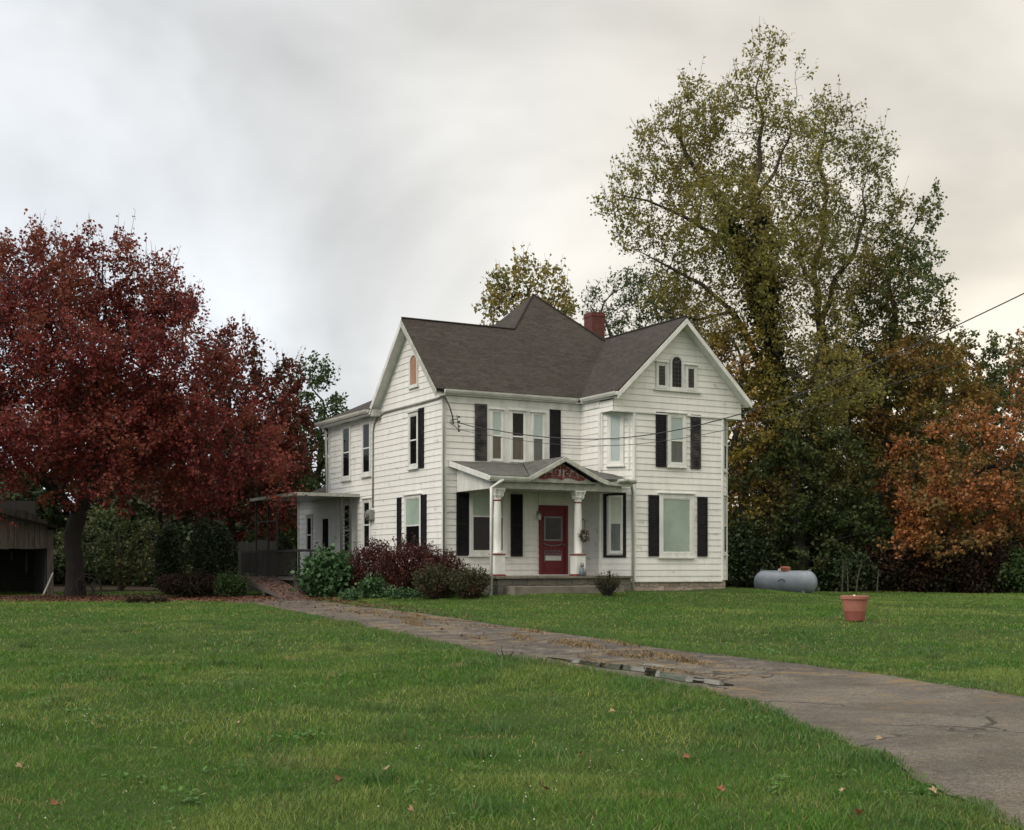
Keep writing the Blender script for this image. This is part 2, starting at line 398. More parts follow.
xs = np.unique(np.r_[-700, -400, -250, -160, -110, -80, np.arange(-60, 60.1, 0.5), 80, 110, 160, 250, 400, 700])
ys = np.unique(np.r_[-300, -150, -80, -40, -20, np.arange(-10, 80.1, 0.5), 90, 110, 150, 220, 350, 600, 1000, 1800])
gx, gy = np.meshgrid(xs, ys); gzz = ground(gx, gy)
nx, ny = len(xs), len(ys)
vv = np.stack([gx.ravel(), gy.ravel(), gzz.ravel()], 1)
ii = (np.arange(ny-1)[:, None]*nx+np.arange(nx-1)[None, :]).ravel()
ff = np.stack([ii, ii+1, ii+1+nx, ii+nx], 1)
m, nt_, b = newmat('lawn_soil')
co = coords(nt_)
n_a = noise(nt_, co, 0.35, 5, 0.6); n_b = noise(nt_, co, 30, 4, 0.7); n_c = noise(nt_, co, 1.7, 4, 0.6)
c = mixc(nt_, maprange(nt_, n_a, 0.35, 0.65), (0.030, 0.060, 0.012), (0.050, 0.080, 0.018))
c = mixc(nt_, maprange(nt_, n_c, 0.5, 0.72, 0, 0.7), c, (0.085, 0.095, 0.03))
c = mixc(nt_, maprange(nt_, n_b, 0.35, 0.7, 0, 0.6), c, (0.02, 0.035, 0.008))
sp = N(nt_, 'ShaderNodeSeparateXYZ'); L(nt_, co, sp.inputs[0])
wx, wy, _ = sp.outputs
jit = math_n(nt_, 'MULTIPLY', math_n(nt_, 'SUBTRACT', n_c, 0.5), 5.0)
woods = maprange(nt_, math_n(nt_, 'ADD', wy, jit), 50.5, 52.5)
c = mixc(nt_, woods, c, (0.035, 0.026, 0.016))
# bare leafy soil under the red maple
ddx = math_n(nt_, 'POWER', math_n(nt_, 'DIVIDE', math_n(nt_, 'ADD', wx, 12.5), 5.6), 2.0)
ddy = math_n(nt_, 'POWER', math_n(nt_, 'DIVIDE', math_n(nt_, 'SUBTRACT', wy, 41.6), 3.2), 2.0)
dd = math_n(nt_, 'ADD', math_n(nt_, 'ADD', ddx, ddy), math_n(nt_, 'MULTIPLY', math_n(nt_, 'SUBTRACT', n_c, 0.5), 1.4))
c = mixc(nt_, maprange(nt_, dd, 1.15, 0.75), c, (0.060, 0.034, 0.024))
L(nt_, c, b.inputs['Base Color']); b.inputs['Roughness'].default_value = 0.95; b.inputs['Specular IOR Level'].default_value = 0.1
bump(nt_, b, n_b, 0.8, 0.04)
g = np_mesh('ground', vv, ff, m, smooth=True); tag(g, kind='structure')

# driveway sheet
K = 12; dv = []
for i in range(len(NF)):
    for k in range(K+1):
        t = k/K; p = NF[i]*(1-t)+NN[i]*t
        camber = 0.012 + 0.0*t
        dv.append((p[0], p[1], gz(p[0], p[1])+camber))
dv = np.array(dv); i0 = (np.arange(len(NF)-1)[:, None]*(K+1)+np.arange(K)[None, :]).ravel()
dfc = np.stack([i0, i0+(K+1), i0+(K+2), i0+1], 1)
m, nt_, b = newmat('old_asphalt')
co = coords(nt_)
na = noise(nt_, co, 0.9, 6, 0.65, 0.3); nb = noise(nt_, co, 16, 6, 0.85); nc = noise(nt_, co, 2.6, 5, 0.7, 0.5)
c = mixc(nt_, maprange(nt_, na, 0.35, 0.65), (0.120, 0.098, 0.074), (0.220, 0.190, 0.150))
nb2 = noise(nt_, co, 55, 3, 0.8)
c = mixc(nt_, maprange(nt_, nb, 0.46, 0.62, 0, 0.6), c, (0.05, 0.042, 0.035))
c = mixc(nt_, maprange(nt_, nb2, 0.45, 0.60, 0, 0.75), c, (0.035, 0.030, 0.026))
c = mixc(nt_, maprange(nt_, nb2, 0.40, 0.30, 0, 0.6), c, (0.34, 0.31, 0.27))
c = mixc(nt_, maprange(nt_, nb, 0.6, 0.75, 0, 0.5), c, (0.30, 0.28, 0.25))
# older broken stretch towards the house: dark patches, brown dead grass
sp = N(nt_, 'ShaderNodeSeparateXYZ'); L(nt_, co, sp.inputs[0])
old = maprange(nt_, sp.outputs[1], 15.0, 20.0)
dark = math_n(nt_, 'MULTIPLY', maprange(nt_, nc, 0.43, 0.56), maprange(nt_, sp.outputs[1], 13, 19, 0.15, 0.95))
c = mixc(nt_, dark, c, (0.045, 0.036, 0.030))
nd = noise(nt_, coords(nt_, 'Object', (1.0, 2.2, 1)), 1.2, 5, 0.7, 0.8)
straw = math_n(nt_, 'MULTIPLY', maprange(nt_, nd, 0.54, 0.62), maprange(nt_, sp.outputs[1], 10, 16, 0.12, 0.85))
c = mixc(nt_, straw, c, (0.20, 0.135, 0.06))
vor = N(nt_, 'ShaderNodeTexVoronoi', feature='DISTANCE_TO_EDGE'); vor.inputs['Scale'].default_value = 0.38
dn = N(nt_, 'ShaderNodeTexNoise', i_Scale=2.0, i_Detail=4.0); L(nt_, co, dn.inputs[0])
ad = N(nt_, 'ShaderNodeVectorMath'); L(nt_, co, ad.inputs[0]); L(nt_, dn.outputs['Color'], ad.inputs[1]); L(nt_, ad.outputs[0], vor.inputs[0])
crack = math_n(nt_, 'MULTIPLY', maprange(nt_, vor.outputs[0], 0.012, 0.003), maprange(nt_, na, 0.42, 0.55))
c = mixc(nt_, math_n(nt_, 'MULTIPLY', crack, 0.8), c, (0.02, 0.018, 0.015))
L(nt_, c, b.inputs['Base Color']); 
L(nt_, maprange(nt_, nc, 0.4, 0.65, 0.9, 0.6), b.inputs['Roughness']); b.inputs['Specular IOR Level'].default_value = 0.35
hh = math_n(nt_, 'SUBTRACT', math_n(nt_, 'ADD', nb, math_n(nt_, 'MULTIPLY', nc, 2.0)), math_n(nt_, 'MULTIPLY', crack, 2.0))
bump(nt_, b, hh, 1.0, 0.03)
dr = np_mesh('driveway', dv, dfc, m, smooth=True); tag(dr, kind='structure')

# puddles along the near edge of the broken stretch
m, nt_, b = newmat('puddle_water'); b.inputs['Base Color'].default_value = (0.02, 0.018, 0.014, 1); b.inputs['Roughness'].default_value = 0.03; b.inputs['Specular IOR Level'].default_value = 1.0
M['water'] = m
for (px, py, rx, ry) in [(582, 664, .60, .14), (612, 667.5, .58, .20), (643, 672, .60, .19), (672, 677.5, .62, .22), (698, 682.5, .50, .17), (655, 667, .3, .10)]:
    c0 = gp(px, py); k = int(np.argmin(np.hypot(NN[:, 0]-c0[0], NN[:, 1]-c0[1]))); tt = NN[k+1]-NN[k-1]; tt = tt/np.hypot(*tt); nn_ = np.array([-tt[1], tt[0]])
    mb = MB(); n = 26; ring_ = []
    for j in range(n):
        t = 2*math.pi*j/n; q = 1+0.25*math.sin(3*t+px)+0.16*math.sin(5*t+py); o_ = tt*(rx*q*math.cos(t))+nn_*(ry*q*math.sin(t))
        x_, y_ = c0[0]+o_[0], c0[1]+o_[1]; ring_.append((x_, y_, gz(x_, y_)+.020))
    c_ = (c0[0], c0[1], gz(c0[0], c0[1])+.020)
    for j in range(n): mb.face([c_, ring_[j], ring_[(j+1) % n]])
    tag(mb.build('puddle', M['water']), kind='structure')

# ------------------------------------------------------------------ grass
def blades(name, pts, h, wd, mat, lean=0.5, label=None, parent=None, mid=True):
    n = len(pts); a = rng.uniform(0, 2*np.pi, n); hh = h*rng.uniform(0.55, 1.25, n); ww = wd*rng.uniform(0.7, 1.3, n)
    sx, sy = np.cos(a)*ww/2, np.sin(a)*ww/2
    la = rng.uniform(0, 2*np.pi, n); lm = hh*lean*rng.uniform(0.1, 1.0, n); lx, ly = np.cos(la)*lm, np.sin(la)*lm
    x, y, z = pts.T; z = z-0.01
    v = np.empty((n, 5, 3), np.float32)
    v[:, 0] = np.stack([x-sx, y-sy, z], 1); v[:, 1] = np.stack([x+sx, y+sy, z], 1)
    v[:, 2] = np.stack([x+sx*.8+lx*.35, y+sy*.8+ly*.35, z+hh*.6], 1); v[:, 3] = np.stack([x-sx*.8+lx*.35, y-sy*.8+ly*.35, z+hh*.6], 1)
    v[:, 4] = np.stack([x+lx, y+ly, z+hh], 1)
    me = bpy.data.meshes.new(name)
    me.vertices.add(n*5); me.vertices.foreach_set('co', v.ravel())
    b0 = (np.arange(n)*5)[:, None]
    f = np.concatenate([b0+np.array([0, 1, 2, 3]), b0+np.array([3, 2, 4])], 1).astype(np.int32)
    me.loops.add(n*7); me.loops.foreach_set('vertex_index', f.ravel())
    me.polygons.add(n*2)
    st = np.stack([np.arange(n)*7, np.arange(n)*7+4], 1).ravel().astype(np.int32)
    me.polygons.foreach_set('loop_start', st); me.polygons.foreach_set('loop_total', np.tile([4, 3], n).astype(np.int32))
    me.materials.append(mat); me.update(calc_edges=True)
    o = bpy.data.objects.new(name, me); link(o, parent); return o
def grass_mat(name, lo, hi, patchc, dry):
    m = bpy.data.materials.new(name); m.use_nodes = True; nt = m.node_tree; nt.nodes.clear()
    g = nt.nodes.new('ShaderNodeNewGeometry'); co = coords(nt)
    c = mixc(nt, g.outputs['Random Per Island'], lo, hi)
    c = mixc(nt, maprange(nt, noise(nt, co, 0.5, 5, 0.62, 0.6), 0.44, 0.62, 0, 0.8), c, patchc)
    c = mixc(nt, maprange(nt, noise(nt, co, 1.9, 4, 0.65, 0.5), 0.54, 0.68, 0, 0.7), c, (0.032, 0.090, 0.018))
    c = mixc(nt, maprange(nt, noise(nt, coords(nt, 'Object', (1, 1.3, 1)), 0.23, 4, 0.6, 0.4), 0.50, 0.64, 0, 0.55), c, (0.10, 0.185, 0.035))
    isd = maprange(nt, math_n(nt, 'FRACT', math_n(nt, 'MULTIPLY', g.outputs['Random Per Island'], 37.0)), 0.90, 0.97, 0, 0.8)
    c = mixc(nt, isd, c, dry)
    c = mixc(nt, maprange(nt, noise(nt, coords(nt, 'Object', (1, 1.7, 1)), 0.8, 5, 0.65, 0.6), 0.60, 0.71, 0, 0.75), c, dry)
    d = nt.nodes.new('ShaderNodeBsdfPrincipled'); nt.links.new(c, d.inputs['Base Color']); d.inputs['Roughness'].default_value = 0.5; d.inputs['Specular IOR Level'].default_value = 0.2
    t = nt.nodes.new('ShaderNodeBsdfTranslucent'); nt.links.new(c, t.inputs[0])
    mx = nt.nodes.new('ShaderNodeMixShader'); mx.inputs[0].default_value = 0.35
    nt.links.new(d.outputs[0], mx.inputs[1]); nt.links.new(t.outputs[0], mx.inputs[2])
    o = nt.nodes.new('ShaderNodeOutputMaterial'); nt.links.new(mx.outputs[0], o.inputs[0]); return m
M['grass'] = grass_mat('grass_blades', (0.038, 0.105, 0.014), (0.108, 0.225, 0.034), (0.190, 0.250, 0.060), (0.34, 0.28, 0.12))
def vnoise(x, y, s, seed=0):
    r = np.random.default_rng(seed); t = r.random((64, 64)); u = x*s; v_ = y*s
    i = np.floor(u).astype(int); j = np.floor(v_).astype(int); fu = sstep(u-i); fv = sstep(v_-j)
    a = t[i % 64, j % 64]; b_ = t[(i+1) % 64, j % 64]; c_ = t[i % 64, (j+1) % 64]; d_ = t[(i+1) % 64, (j+1) % 64]
    return (a*(1-fu)+b_*fu)*(1-fv)+(c_*(1-fu)+d_*fu)*fv
house_xy = np.array([(-2.3, 35.9), (2.6, 36.2), (3.2, 37.0), (4.2, 37.2), (7.2, 39), (7.6, 41), (6, 50), (-8, 52), (-9, 50), (-3, 38.6)])
def scatter(d0, d1, dens, margin=1.15, off=2.0):
    area_n = int(dens*(d1-d0)*((0.80*margin)*(d0+d1)/2+2*off))
    y = rng.uniform(d0, d1, area_n); x = rng.uniform(-1, 1, area_n)*(0.40*margin*d1+off)
    k = np.abs(x) < 0.40*margin*y+off; x, y = x[k], y[k]
    pts = np.stack([x, y], 1)
    q = pts+rng.normal(0, 0.05, pts.shape)
    k = ~in_poly(q, drive_poly) & ~in_poly(pts, house_xy)
    dd = ((x+12.5)/5.6)**2+((y-41.6)/3.2)**2
    k &= (dd > 0.9+rng.normal(0, 0.15, len(x)))
    pts = pts[k]; x, y = pts.T
    return np.stack([x, y, ground(x, y)], 1)
sets = []
p = scatter(5.5, 10.5, 2600); nn = vnoise(p[:, 0], p[:, 1], 2.2, 1)*.6+vnoise(p[:, 0], p[:, 1], .6, 2)*.5
o = blades('lawn_grass', p, 0.022+0.060*nn**1.3, 0.006, M['grass'], 1.3); tag(o, 'short green lawn grass near the camera', 'grass', kind='stuff')
p = scatter(10.5, 19, 1100); nn = vnoise(p[:, 0], p[:, 1], 2.2, 1)*.6+vnoise(p[:, 0], p[:, 1], .6, 2)*.5
o = blades('lawn_grass', p, 0.022+0.060*nn**1.3, 0.010, M['grass'], 1.2); tag(o, 'green lawn grass on both sides of the bend of the drive', 'grass', kind='stuff')
p = scatter(19, 52, 260); nn = vnoise(p[:, 0], p[:, 1], 2.2, 1)*.6+vnoise(p[:, 0], p[:, 1], .6, 2)*.5
o = blades('lawn_grass', p, 0.025+0.045*nn, 0.020, M['grass'], 1.2); tag(o, 'green lawn grass in front of the white house', 'grass', kind='stuff')
# taller tufts fringing the drive
ed = []
for E, s in ((NF, 1), (NN, -1)):
    for i in range(len(E)):
        pnt = E[i]; t_ = E[min(i+1, len(E)-1)]-E[max(i-1, 0)]; t_ = t_/np.hypot(*t_); nrm = np.array([-t_[1], t_[0]])
        if pnt[1] > 37: continue
        c_ = (NF[i]+NN[i])/2; 
        if np.dot(pnt-c_, nrm) < 0: nrm = -nrm
        for _ in range(60):
            q = pnt+nrm*abs(rng.normal(0, .28))-nrm*.06+t_*rng.uniform(-.12, .12); ed.append((q[0], q[1], gz(q[0], q[1])))
ed = np.array(ed)
M['tallgrass'] = grass_mat('edge_grass', (0.06, 0.13, 0.035), (0.10, 0.18, 0.055), (0.12, 0.16, 0.05), (0.24, 0.20, 0.09))
o = blades('edge_grass', ed, 0.035+0.085*vnoise(ed[:, 0], ed[:, 1], 1.6, 5)**1.4, 0.011, M['tallgrass'], 0.9); tag(o, 'longer grass fringing both edges of the drive', 'grass', kind='stuff')
# dead grass on the old drive
dg = []
for _ in range(60):
    i = rng.integers(20, 170); t = rng.beta(1.2, 1.2)*.72
    c_ = NF[i]*(1-t)+NN[i]*t
    if c_[1] > 30 or (c_[1] < 14 and rng.random() < .65): continue
    tt = NF[i+1]-NF[i]; tt /= np.hypot(*tt)
    for _ in range(rng.integers(40, 260)):
        q = c_+tt*rng.normal(0, .35)+np.array([-tt[1], tt[0]])*rng.normal(0, .06); dg.append((q[0], q[1], gz(q[0], q[1])+.012))
dg = np.array(dg)
o = blades('dead_grass', dg, np.full(len(dg), 0.05), 0.014, M['straw'], 2.0); tag(o, 'dry straw-coloured grass lying on the drive', 'dead grass', kind='stuff')
# scruffy taller clumps scattered through the lawn
cl = scatter(6.5, 24, .9); pts = []
for q in cl:
    k_ = rng.integers(25, 110); sp_ = rng.uniform(.05, .17); o_ = rng.normal(0, sp_, (k_, 2)); pts.append(np.stack([q[0]+o_[:, 0], q[1]+o_[:, 1]], 1))
pts = np.vstack(pts); pts = pts[~in_poly(pts, drive_poly)]; pts = np.stack([pts[:, 0], pts[:, 1], ground(pts[:, 0], pts[:, 1])], 1)
o = blades('coarse_grass', pts, np.full(len(pts), .115), 0.010, M['tallgrass'], 1.1); tag(o, 'coarse taller clumps of grass scattered through the lawn', 'grass', kind='stuff')
# low broad-leaved weeds
wd_ = scatter(6.5, 20, 1.3); wd_ = wd_[vnoise(wd_[:, 0], wd_[:, 1], .45, 31) > .52]; C = []
for q in wd_:
    k_ = rng.integers(8, 40); o_ = rng.normal(0, rng.uniform(.05, .14), (k_, 2)); C.append(np.stack([q[0]+o_[:, 0], q[1]+o_[:, 1], np.full(k_, q[2])+rng.uniform(.015, .055, k_)], 1))
C = np.vstack(C); C = C[~in_poly(C[:, :2], drive_poly)]; n = len(C); a = rng.uniform(0, 2*np.pi, n); sz = rng.uniform(.012, .03, n)
ax = np.stack([np.cos(a), np.sin(a), rng.normal(.1, .3, n)], 1)*sz[:, None]; bx_ = np.stack([-np.sin(a), np.cos(a), rng.normal(0, .3, n)], 1)*sz[:, None]*.7
v = np.stack([C-ax, C+bx_, C+ax, C-bx_], 1).reshape(-1, 3)
M['weed'] = grass_mat('weed_leaves', (0.04, 0.12, 0.02), (0.09, 0.20, 0.04), (0.10, 0.19, 0.05), (0.20, 0.19, 0.08))
tag(np_mesh('lawn_weeds', v, (np.arange(n)*4)[:, None]+np.arange(4), M['weed']), 'low broad-leaved weeds growing in the front lawn', 'weeds', kind='stuff')
# clover flowers
p = scatter(7, 15, 4.5); k = vnoise(p[:, 0], p[:, 1], .7, 9)+rng.normal(0, .06, len(p)) > .68; p = p[k]
v = []; f = []
for q in p:
    r_ = rng.uniform(.004, .008); z = q[2]+rng.uniform(.05, .08); i = len(v)
    v += [(q[0]-r_, q[1], z), (q[0], q[1]-r_, z), (q[0]+r_, q[1], z), (q[0], q[1]+r_, z), (q[0], q[1], z+r_), (q[0], q[1], z-r_)]
    f += [(i, i+1, i+4), (i+1, i+2, i+4), (i+2, i+3, i+4), (i+3, i, i+4), (i+1, i, i+5), (i+2, i+1, i+5), (i+3, i+2, i+5), (i, i+3, i+5)]
M['clover'] = simple('clover_flower', (0.5, 0.5, 0.42), 0.8, 0.2)
tag(np_mesh('clover_flowers', v, f, M['clover']), 'tiny white clover flowers dotted through the front lawn', 'clover', kind='stuff')

# ------------------------------------------------------------------ house
D0 = 38.0; HX0 = -2.018; HZ0 = 0.95; ANG = R(28.9); CA, SA = math.cos(ANG), math.sin(ANG)
house = empty('farmhouse', (HX0, D0, HZ0), ANG, 'white two-storey clapboard farmhouse with black shutters, brown shingle roof and red front door', 'house')
def to_local(x, y): dx, dy = x-HX0, y-D0; return (dx*CA+dy*SA, -dx*SA+dy*CA)
class Wall:
    """a vertical wall plane: start point, direction (to the viewer's right), outward normal"""
    def __init__(s, x, y, ux, uy):
        s.x, s.y, s.u = x, y, (ux, uy); s.n = (uy, -ux)
    def pt(s, a, z, o=0.0): return (s.x+s.u[0]*a+s.n[0]*o, s.y+s.u[1]*a+s.n[1]*o, z)
    def a(s, px):
        r = (px-CX)/F
        wx, wy = HX0+s.x*CA-s.y*SA, D0+s.x*SA+s.y*CA; ux, uy = s.u[0]*CA-s.u[1]*SA, s.u[0]*SA+s.u[1]*CA
        return (r*wy-wx)/(ux-r*uy)
    def z(s, py, a):
        d = D0+(s.x+s.u[0]*a)*SA+(s.y+s.u[1]*a)*CA
        return EYE-HZ0+(HY-py)/F*d
    def box(s, mb, a0, a1, z0, z1, o0, o1):
        mb.box(a0, a1, o0, o1, z0, z1, fn=lambda a, o, z: s.pt(a, z, o))
def clip(poly, c, keep_above):
    out = []
    for i in range(len(poly)):
        p, q = poly[i], poly[(i+1) % len(poly)]
        ip = (p[1] >= c) if keep_above else (p[1] <= c); iq = (q[1] >= c) if keep_above else (q[1] <= c)
        if ip: out.append(p)
        if ip != iq:
            t = (c-p[1])/(q[1]-p[1]); out.append((p[0]+(q[0]-p[0])*t, c))
    return out
EXPO = 0.19; LIP = 0.017
def siding(W, poly, name='wall', mat=None, back=0.0):
    mb = MB(); z0 = min(p[1] for p in poly); z1 = max(p[1] for p in poly)
    k = math.floor((z0-0.15)/EXPO)
    while 0.15+k*EXPO < z1:
        a, b_ = 0.15+k*EXPO, 0.15+(k+1)*EXPO; k += 1
        q = clip(clip(poly, a, True), b_, False)
        if len(q) < 3: continue
        off = lambda z: 0.002+LIP*(b_-z)/EXPO
        mb.face([W.pt(p[0], p[1], off(p[1])) for p in q])
        lo = [p for p in q if abs(p[1]-max(a, z0)) < 1e-6]
        if len(lo) >= 2:
            x0 = min(p[0] for p in lo); x1 = max(p[0] for p in lo); zl = lo[0][1]
            mb.face([W.pt(x0, zl, -.0), W.pt(x1, zl, 0), W.pt(x1, zl, off(zl)), W.pt(x0, zl, off(zl))])
            for xx in (x0, x1):
                if not any(abs(p[0]-xx) < 1e-5 and p[1] > zl+1e-4 for p in q): continue
                mb.face([W.pt(xx, zl, 0), W.pt(xx, zl, off(zl)), W.pt(xx, b_, 0.002)])
    mb.face([W.pt(p[0], p[1], -0.12) for p in reversed(poly)])
    return mb.build(name, mat or M['siding'], house)

EAVE = 5.66                     # wall top
ZE = 5.86; T = 0.98; OV = 0.15  # roof surface at its outer edge, pitch, front overhang
wa, wb, wc, ww = 4.77, 1.09, 0.742, 3.345
s2 = math.sqrt(.5)
W_front = Wall(0, 0, 1, 0)
W_left = Wall(0, 12.57, 0, -1)          # a runs from the back towards the front; front corner at a = 12.57
W_in = Wall(wa, 0, 0, -1)
W_ch = Wall(wa, -wb, s2, -s2)
W_wing = Wall(wa+wc, -wb-wc, 1, 0)
W_ch2 = Wall(wa+wc+ww, -wb-wc, s2, s2)
XR = wa+2*wc+ww
W_right = Wall(XR, -wb, 0, 1)
W_gable = Wall(wa, -wb-wc-0.02, 1, 0)
ZB = 0.20
siding(W_front, [(0, ZB), (wa, ZB), (wa, EAVE), (0, EAVE)])
GY = 2.355; LF = 12.57
gz_top = ZE+T*(GY+OV)-0.16
siding(W_left, [(LF-9.3, ZB), (LF, ZB), (LF, EAVE), (LF-9.3, EAVE)])
siding(W_left, [(LF-2*GY+.0, EAVE+.001), (LF, EAVE+.001), (LF, ZE+.06), (LF-GY, gz_top+.07), (LF-2*GY, ZE+.06)])
siding(W_left, [(0, ZB), (LF-9.3, ZB), (LF-9.3, 3.15), (0, 3.15)])
siding(W_in, [(0, ZB), (wb, ZB), (wb, EAVE), (0, EAVE)])
siding(W_ch, [(0, ZB), (wc*math.sqrt(2), ZB), (wc*math.sqrt(2), EAVE-.1), (0, EAVE-.1)])
siding(W_wing, [(0, ZB), (ww, ZB), (ww, EAVE-.1), (0, EAVE-.1)])
siding(W_ch2, [(0, ZB), (wc*math.sqrt(2), ZB), (wc*math.sqrt(2), EAVE-.1), (0, EAVE-.1)])
siding(W_right, [(0, ZB), (9.2, ZB), (9.2, EAVE), (0, EAVE)])
gw = XR-wa; GXC = wa+gw/2
wing_top = ZE+1.0*(gw/2+.1)-0.16
siding(W_gable, [(0, EAVE-.35), (gw, EAVE-.35), (gw, ZE+.02), (gw/2, wing_top-.02), (0, ZE+.02)], 'gable_wall')
# back walls close the volume
mb = MB()
mb.box(0.05, XR-.05, 9.2, 9.3, ZB, EAVE); mb.box(0.05, 5, 12.45, 12.55, ZB, 3.1); mb.box(4.9, 5.0, 9.3, 12.5, ZB, 3.1)
mb.build('wall', M['siding'], house)
# soffits of the overhanging gable corners, fascia
for sgn in (0, 1):
    mb = MB()
    xa = wa+.003 if sgn == 0 else XR-.003; xb = wa+wc if sgn == 0 else wa+wc+ww
    mb.face([(xa, -wb-wc-.015, EAVE-.345), (xb, -wb-wc-.015, EAVE-.345), (xa, -wb, EAVE-.345)] if sgn == 0 else [(xa, -wb-wc-.015, EAVE-.345), (xa, -wb, EAVE-.345), (xb, -wb-wc-.015, EAVE-.345)])
    mb.build('soffit', M['trim'], house)
siding(Wall(wa, -wb, 0, -1), [(0, EAVE-.34), (wc, EAVE-.34), (wc, EAVE), (0, EAVE)], 'gable_wall')
siding(Wall(XR, -wb-wc, 0, 1), [(0, EAVE-.34), (wc, EAVE-.34), (wc, EAVE), (0, EAVE)], 'gable_wall')
# corner boards
def corner(x, y, z0, z1, w_=.10, t=.035):
    mb = MB(); mb.box(x-w_/2, x+w_/2, y-w_/2, y+w_/2, z0, z1); mb.build('corner_board', M['trim'], house)
corner(.015, .015, ZB, EAVE-.02); corner(.0, 9.28, 3.0, EAVE-.02); corner(.0, 12.55, ZB, 3.1)
for (x, y) in ((wa, -wb), (wa+wc, -wb-wc), (wa+wc+ww, -wb-wc), (XR, -wb)):
    mb = MB(); mb.tube([(x, y, ZB), (x, y, EAVE-.36)], .055, 8); mb.build('corner_board', M['trim'], house)
# frieze board under the main eave and band courses
for W_, p_, q_ in ((W_front, .06, wa), (W_in, 0, wb), (W_left, LF-9.25, LF-2*GY)):
    mb = MB(); W_.box(mb, p_, q_, EAVE-.18, EAVE+.02, 0, .036); mb.build('frieze_board', M['trim'], house)
mb = MB(); mb.cur = 0
# foundation
def found(W, a0, a1): W.box(mb, a0, a1, -0.6, ZB-.002, -.12, -.02)
found(W_front, 0, wa); found(W_left, 0, LF-.02); found(W_in, .0, wb); found(W_ch, 0, wc*1.4142); found(W_wing, 0, ww); found(W_ch2, 0, wc*1.4142); found(W_right, 0, 9.2)
mb.build('foundation', M['stone'], house)
mb = MB(); W_wing.box(mb, -.01, ww+.01, ZB-.04, ZB+.0, -.02, .03); W_ch.box(mb, 0, 1.04, ZB-.04, ZB, -.02, .03); mb.build('sill_board', M['trim'], house)

# ---- roof
roofs = []
def roof_poly(mb, pts, up, across):
    """pts 3D; uv along 'across' and slope distance 'up' (vectors)"""
    A = Vector(across).normalized(); U = Vector(up).normalized()
    uv = [(Vector(p).dot(A), Vector(p).dot(U)) for p in pts]
    mb.face(pts, uv)
    n = (Vector(pts[1])-Vector(pts[0])).cross(Vector(pts[2])-Vector(pts[0])).normalized()
    if n.z < 0: n = -n
    mb.face([tuple(Vector(p)-n*.05) for p in reversed(pts)])
    for i in range(len(pts)):
        p, q = Vector(pts[i]), Vector(pts[(i+1) % len(pts)])
        mb.face([tuple(p), tuple(p-n*.05), tuple(q-n*.05), tuple(q)])
PX, PY = 5.33, 3.99; PZ = ZE+T*(PY+OV)
RZ = ZE+T*(GY+OV)
OL = .30
mb = MB()
hx = PX-(PY-GY)      # where the hip meets the left ridge
wingx0, wingx1 = wa-.12, XR+.12; TW = (RZ-.02-ZE)/(gw/2+.12)
WR = ZE+TW*(gw/2+.12)                      # wing ridge height
vy = (WR-ZE)/T-OV                          # where the wing ridge meets the front plane
yfw = -wb-wc-.40
# front plane: left rake, ridge, hip, apex, then down to the wing ridge and valley
roof_poly(mb, [(-OL, -OV, ZE), (wingx0, -OV, ZE), (GXC, vy, WR), (PX+(PY-vy)*1.0 if False else GXC, vy, WR), (PX, PY, PZ), (hx, GY, RZ), (-OL, GY, RZ)], (0, 1, T), (1, 0, 0))
# front plane right of the wing ridge
PXR = PX+PY+OV
roof_poly(mb, [(GXC, vy, WR), (PXR, -OV, ZE), (PX, PY, PZ)], (0, 1, T), (1, 0, 0))
# left plane of the pyramid, back planes
yb = 2*PY+OV
roof_poly(mb, [(PX, PY, PZ), (hx, GY, RZ), (PX-PY-OV, -OV+2*GY+2*OV-.0, ZE), (PX-PY-OV, yb, ZE)], (1, 0, T), (0, 1, 0))
roof_poly(mb, [(PX, PY, PZ), (PX-PY-OV, yb, ZE), (PXR, yb, ZE)], (0, -1, T), (1, 0, 0))
roof_poly(mb, [(PX, PY, PZ), (PXR, yb, ZE), (PXR, -OV, ZE)], (-1, 0, T), (0, 1, 0))
# back slope of the left gable
roof_poly(mb, [(-OL, GY, RZ), (hx, GY, RZ), (PX-PY-OV, 2*GY+OV, ZE), (-OL, 2*GY+OV, ZE)], (0, -1, T), (1, 0, 0))
# wing gable roof
roof_poly(mb, [(wingx0, yfw, ZE), (wingx0, -OV+.0, ZE), (GXC, vy, WR), (GXC, yfw, WR)], (1, 0, TW), (0, 1, 0))
roof_poly(mb, [(wingx1, yfw, ZE), (wingx1, 2.0, ZE), (GXC, vy+2, WR), (GXC, yfw, WR)], (-1, 0, TW), (0, 1, 0))
# ell roof at the back, low hip
ey0, ey1 = 2*GY+OV-.1, 9.55; T2 = .50
roof_poly(mb, [(-.35, ey0, ZE-.08), (2.3, ey0, ZE-.08+2.65*T2), (2.3, ey1-2.65, ZE-.08+2.65*T2), (-.35, ey1, ZE-.08)], (1, 0, T2), (0, 1, 0))
roof_poly(mb, [(-.35, ey1, ZE-.08), (2.3, ey1-2.65, ZE-.08+2.65*T2), (5.0, ey1-2.65, ZE-.08+2.65*T2), (7.6, ey1, ZE-.08)], (0, -1, T2), (1, 0, 0))
# one-storey rear extension
roof_poly(mb, [(-.25, 9.35, 3.15), (2.2, 9.35, 4.35), (2.2, 10.6, 4.35), (-.25, 12.85, 3.15)], (1, 0, .5), (0, 1, 0))
roof_poly(mb, [(-.25, 12.85, 3.15), (2.2, 10.6, 4.35), (5, 12.85, 3.15)], (0, -1, .5), (1, 0, 0))
roof = mb.build('roof', M['roof'], house)
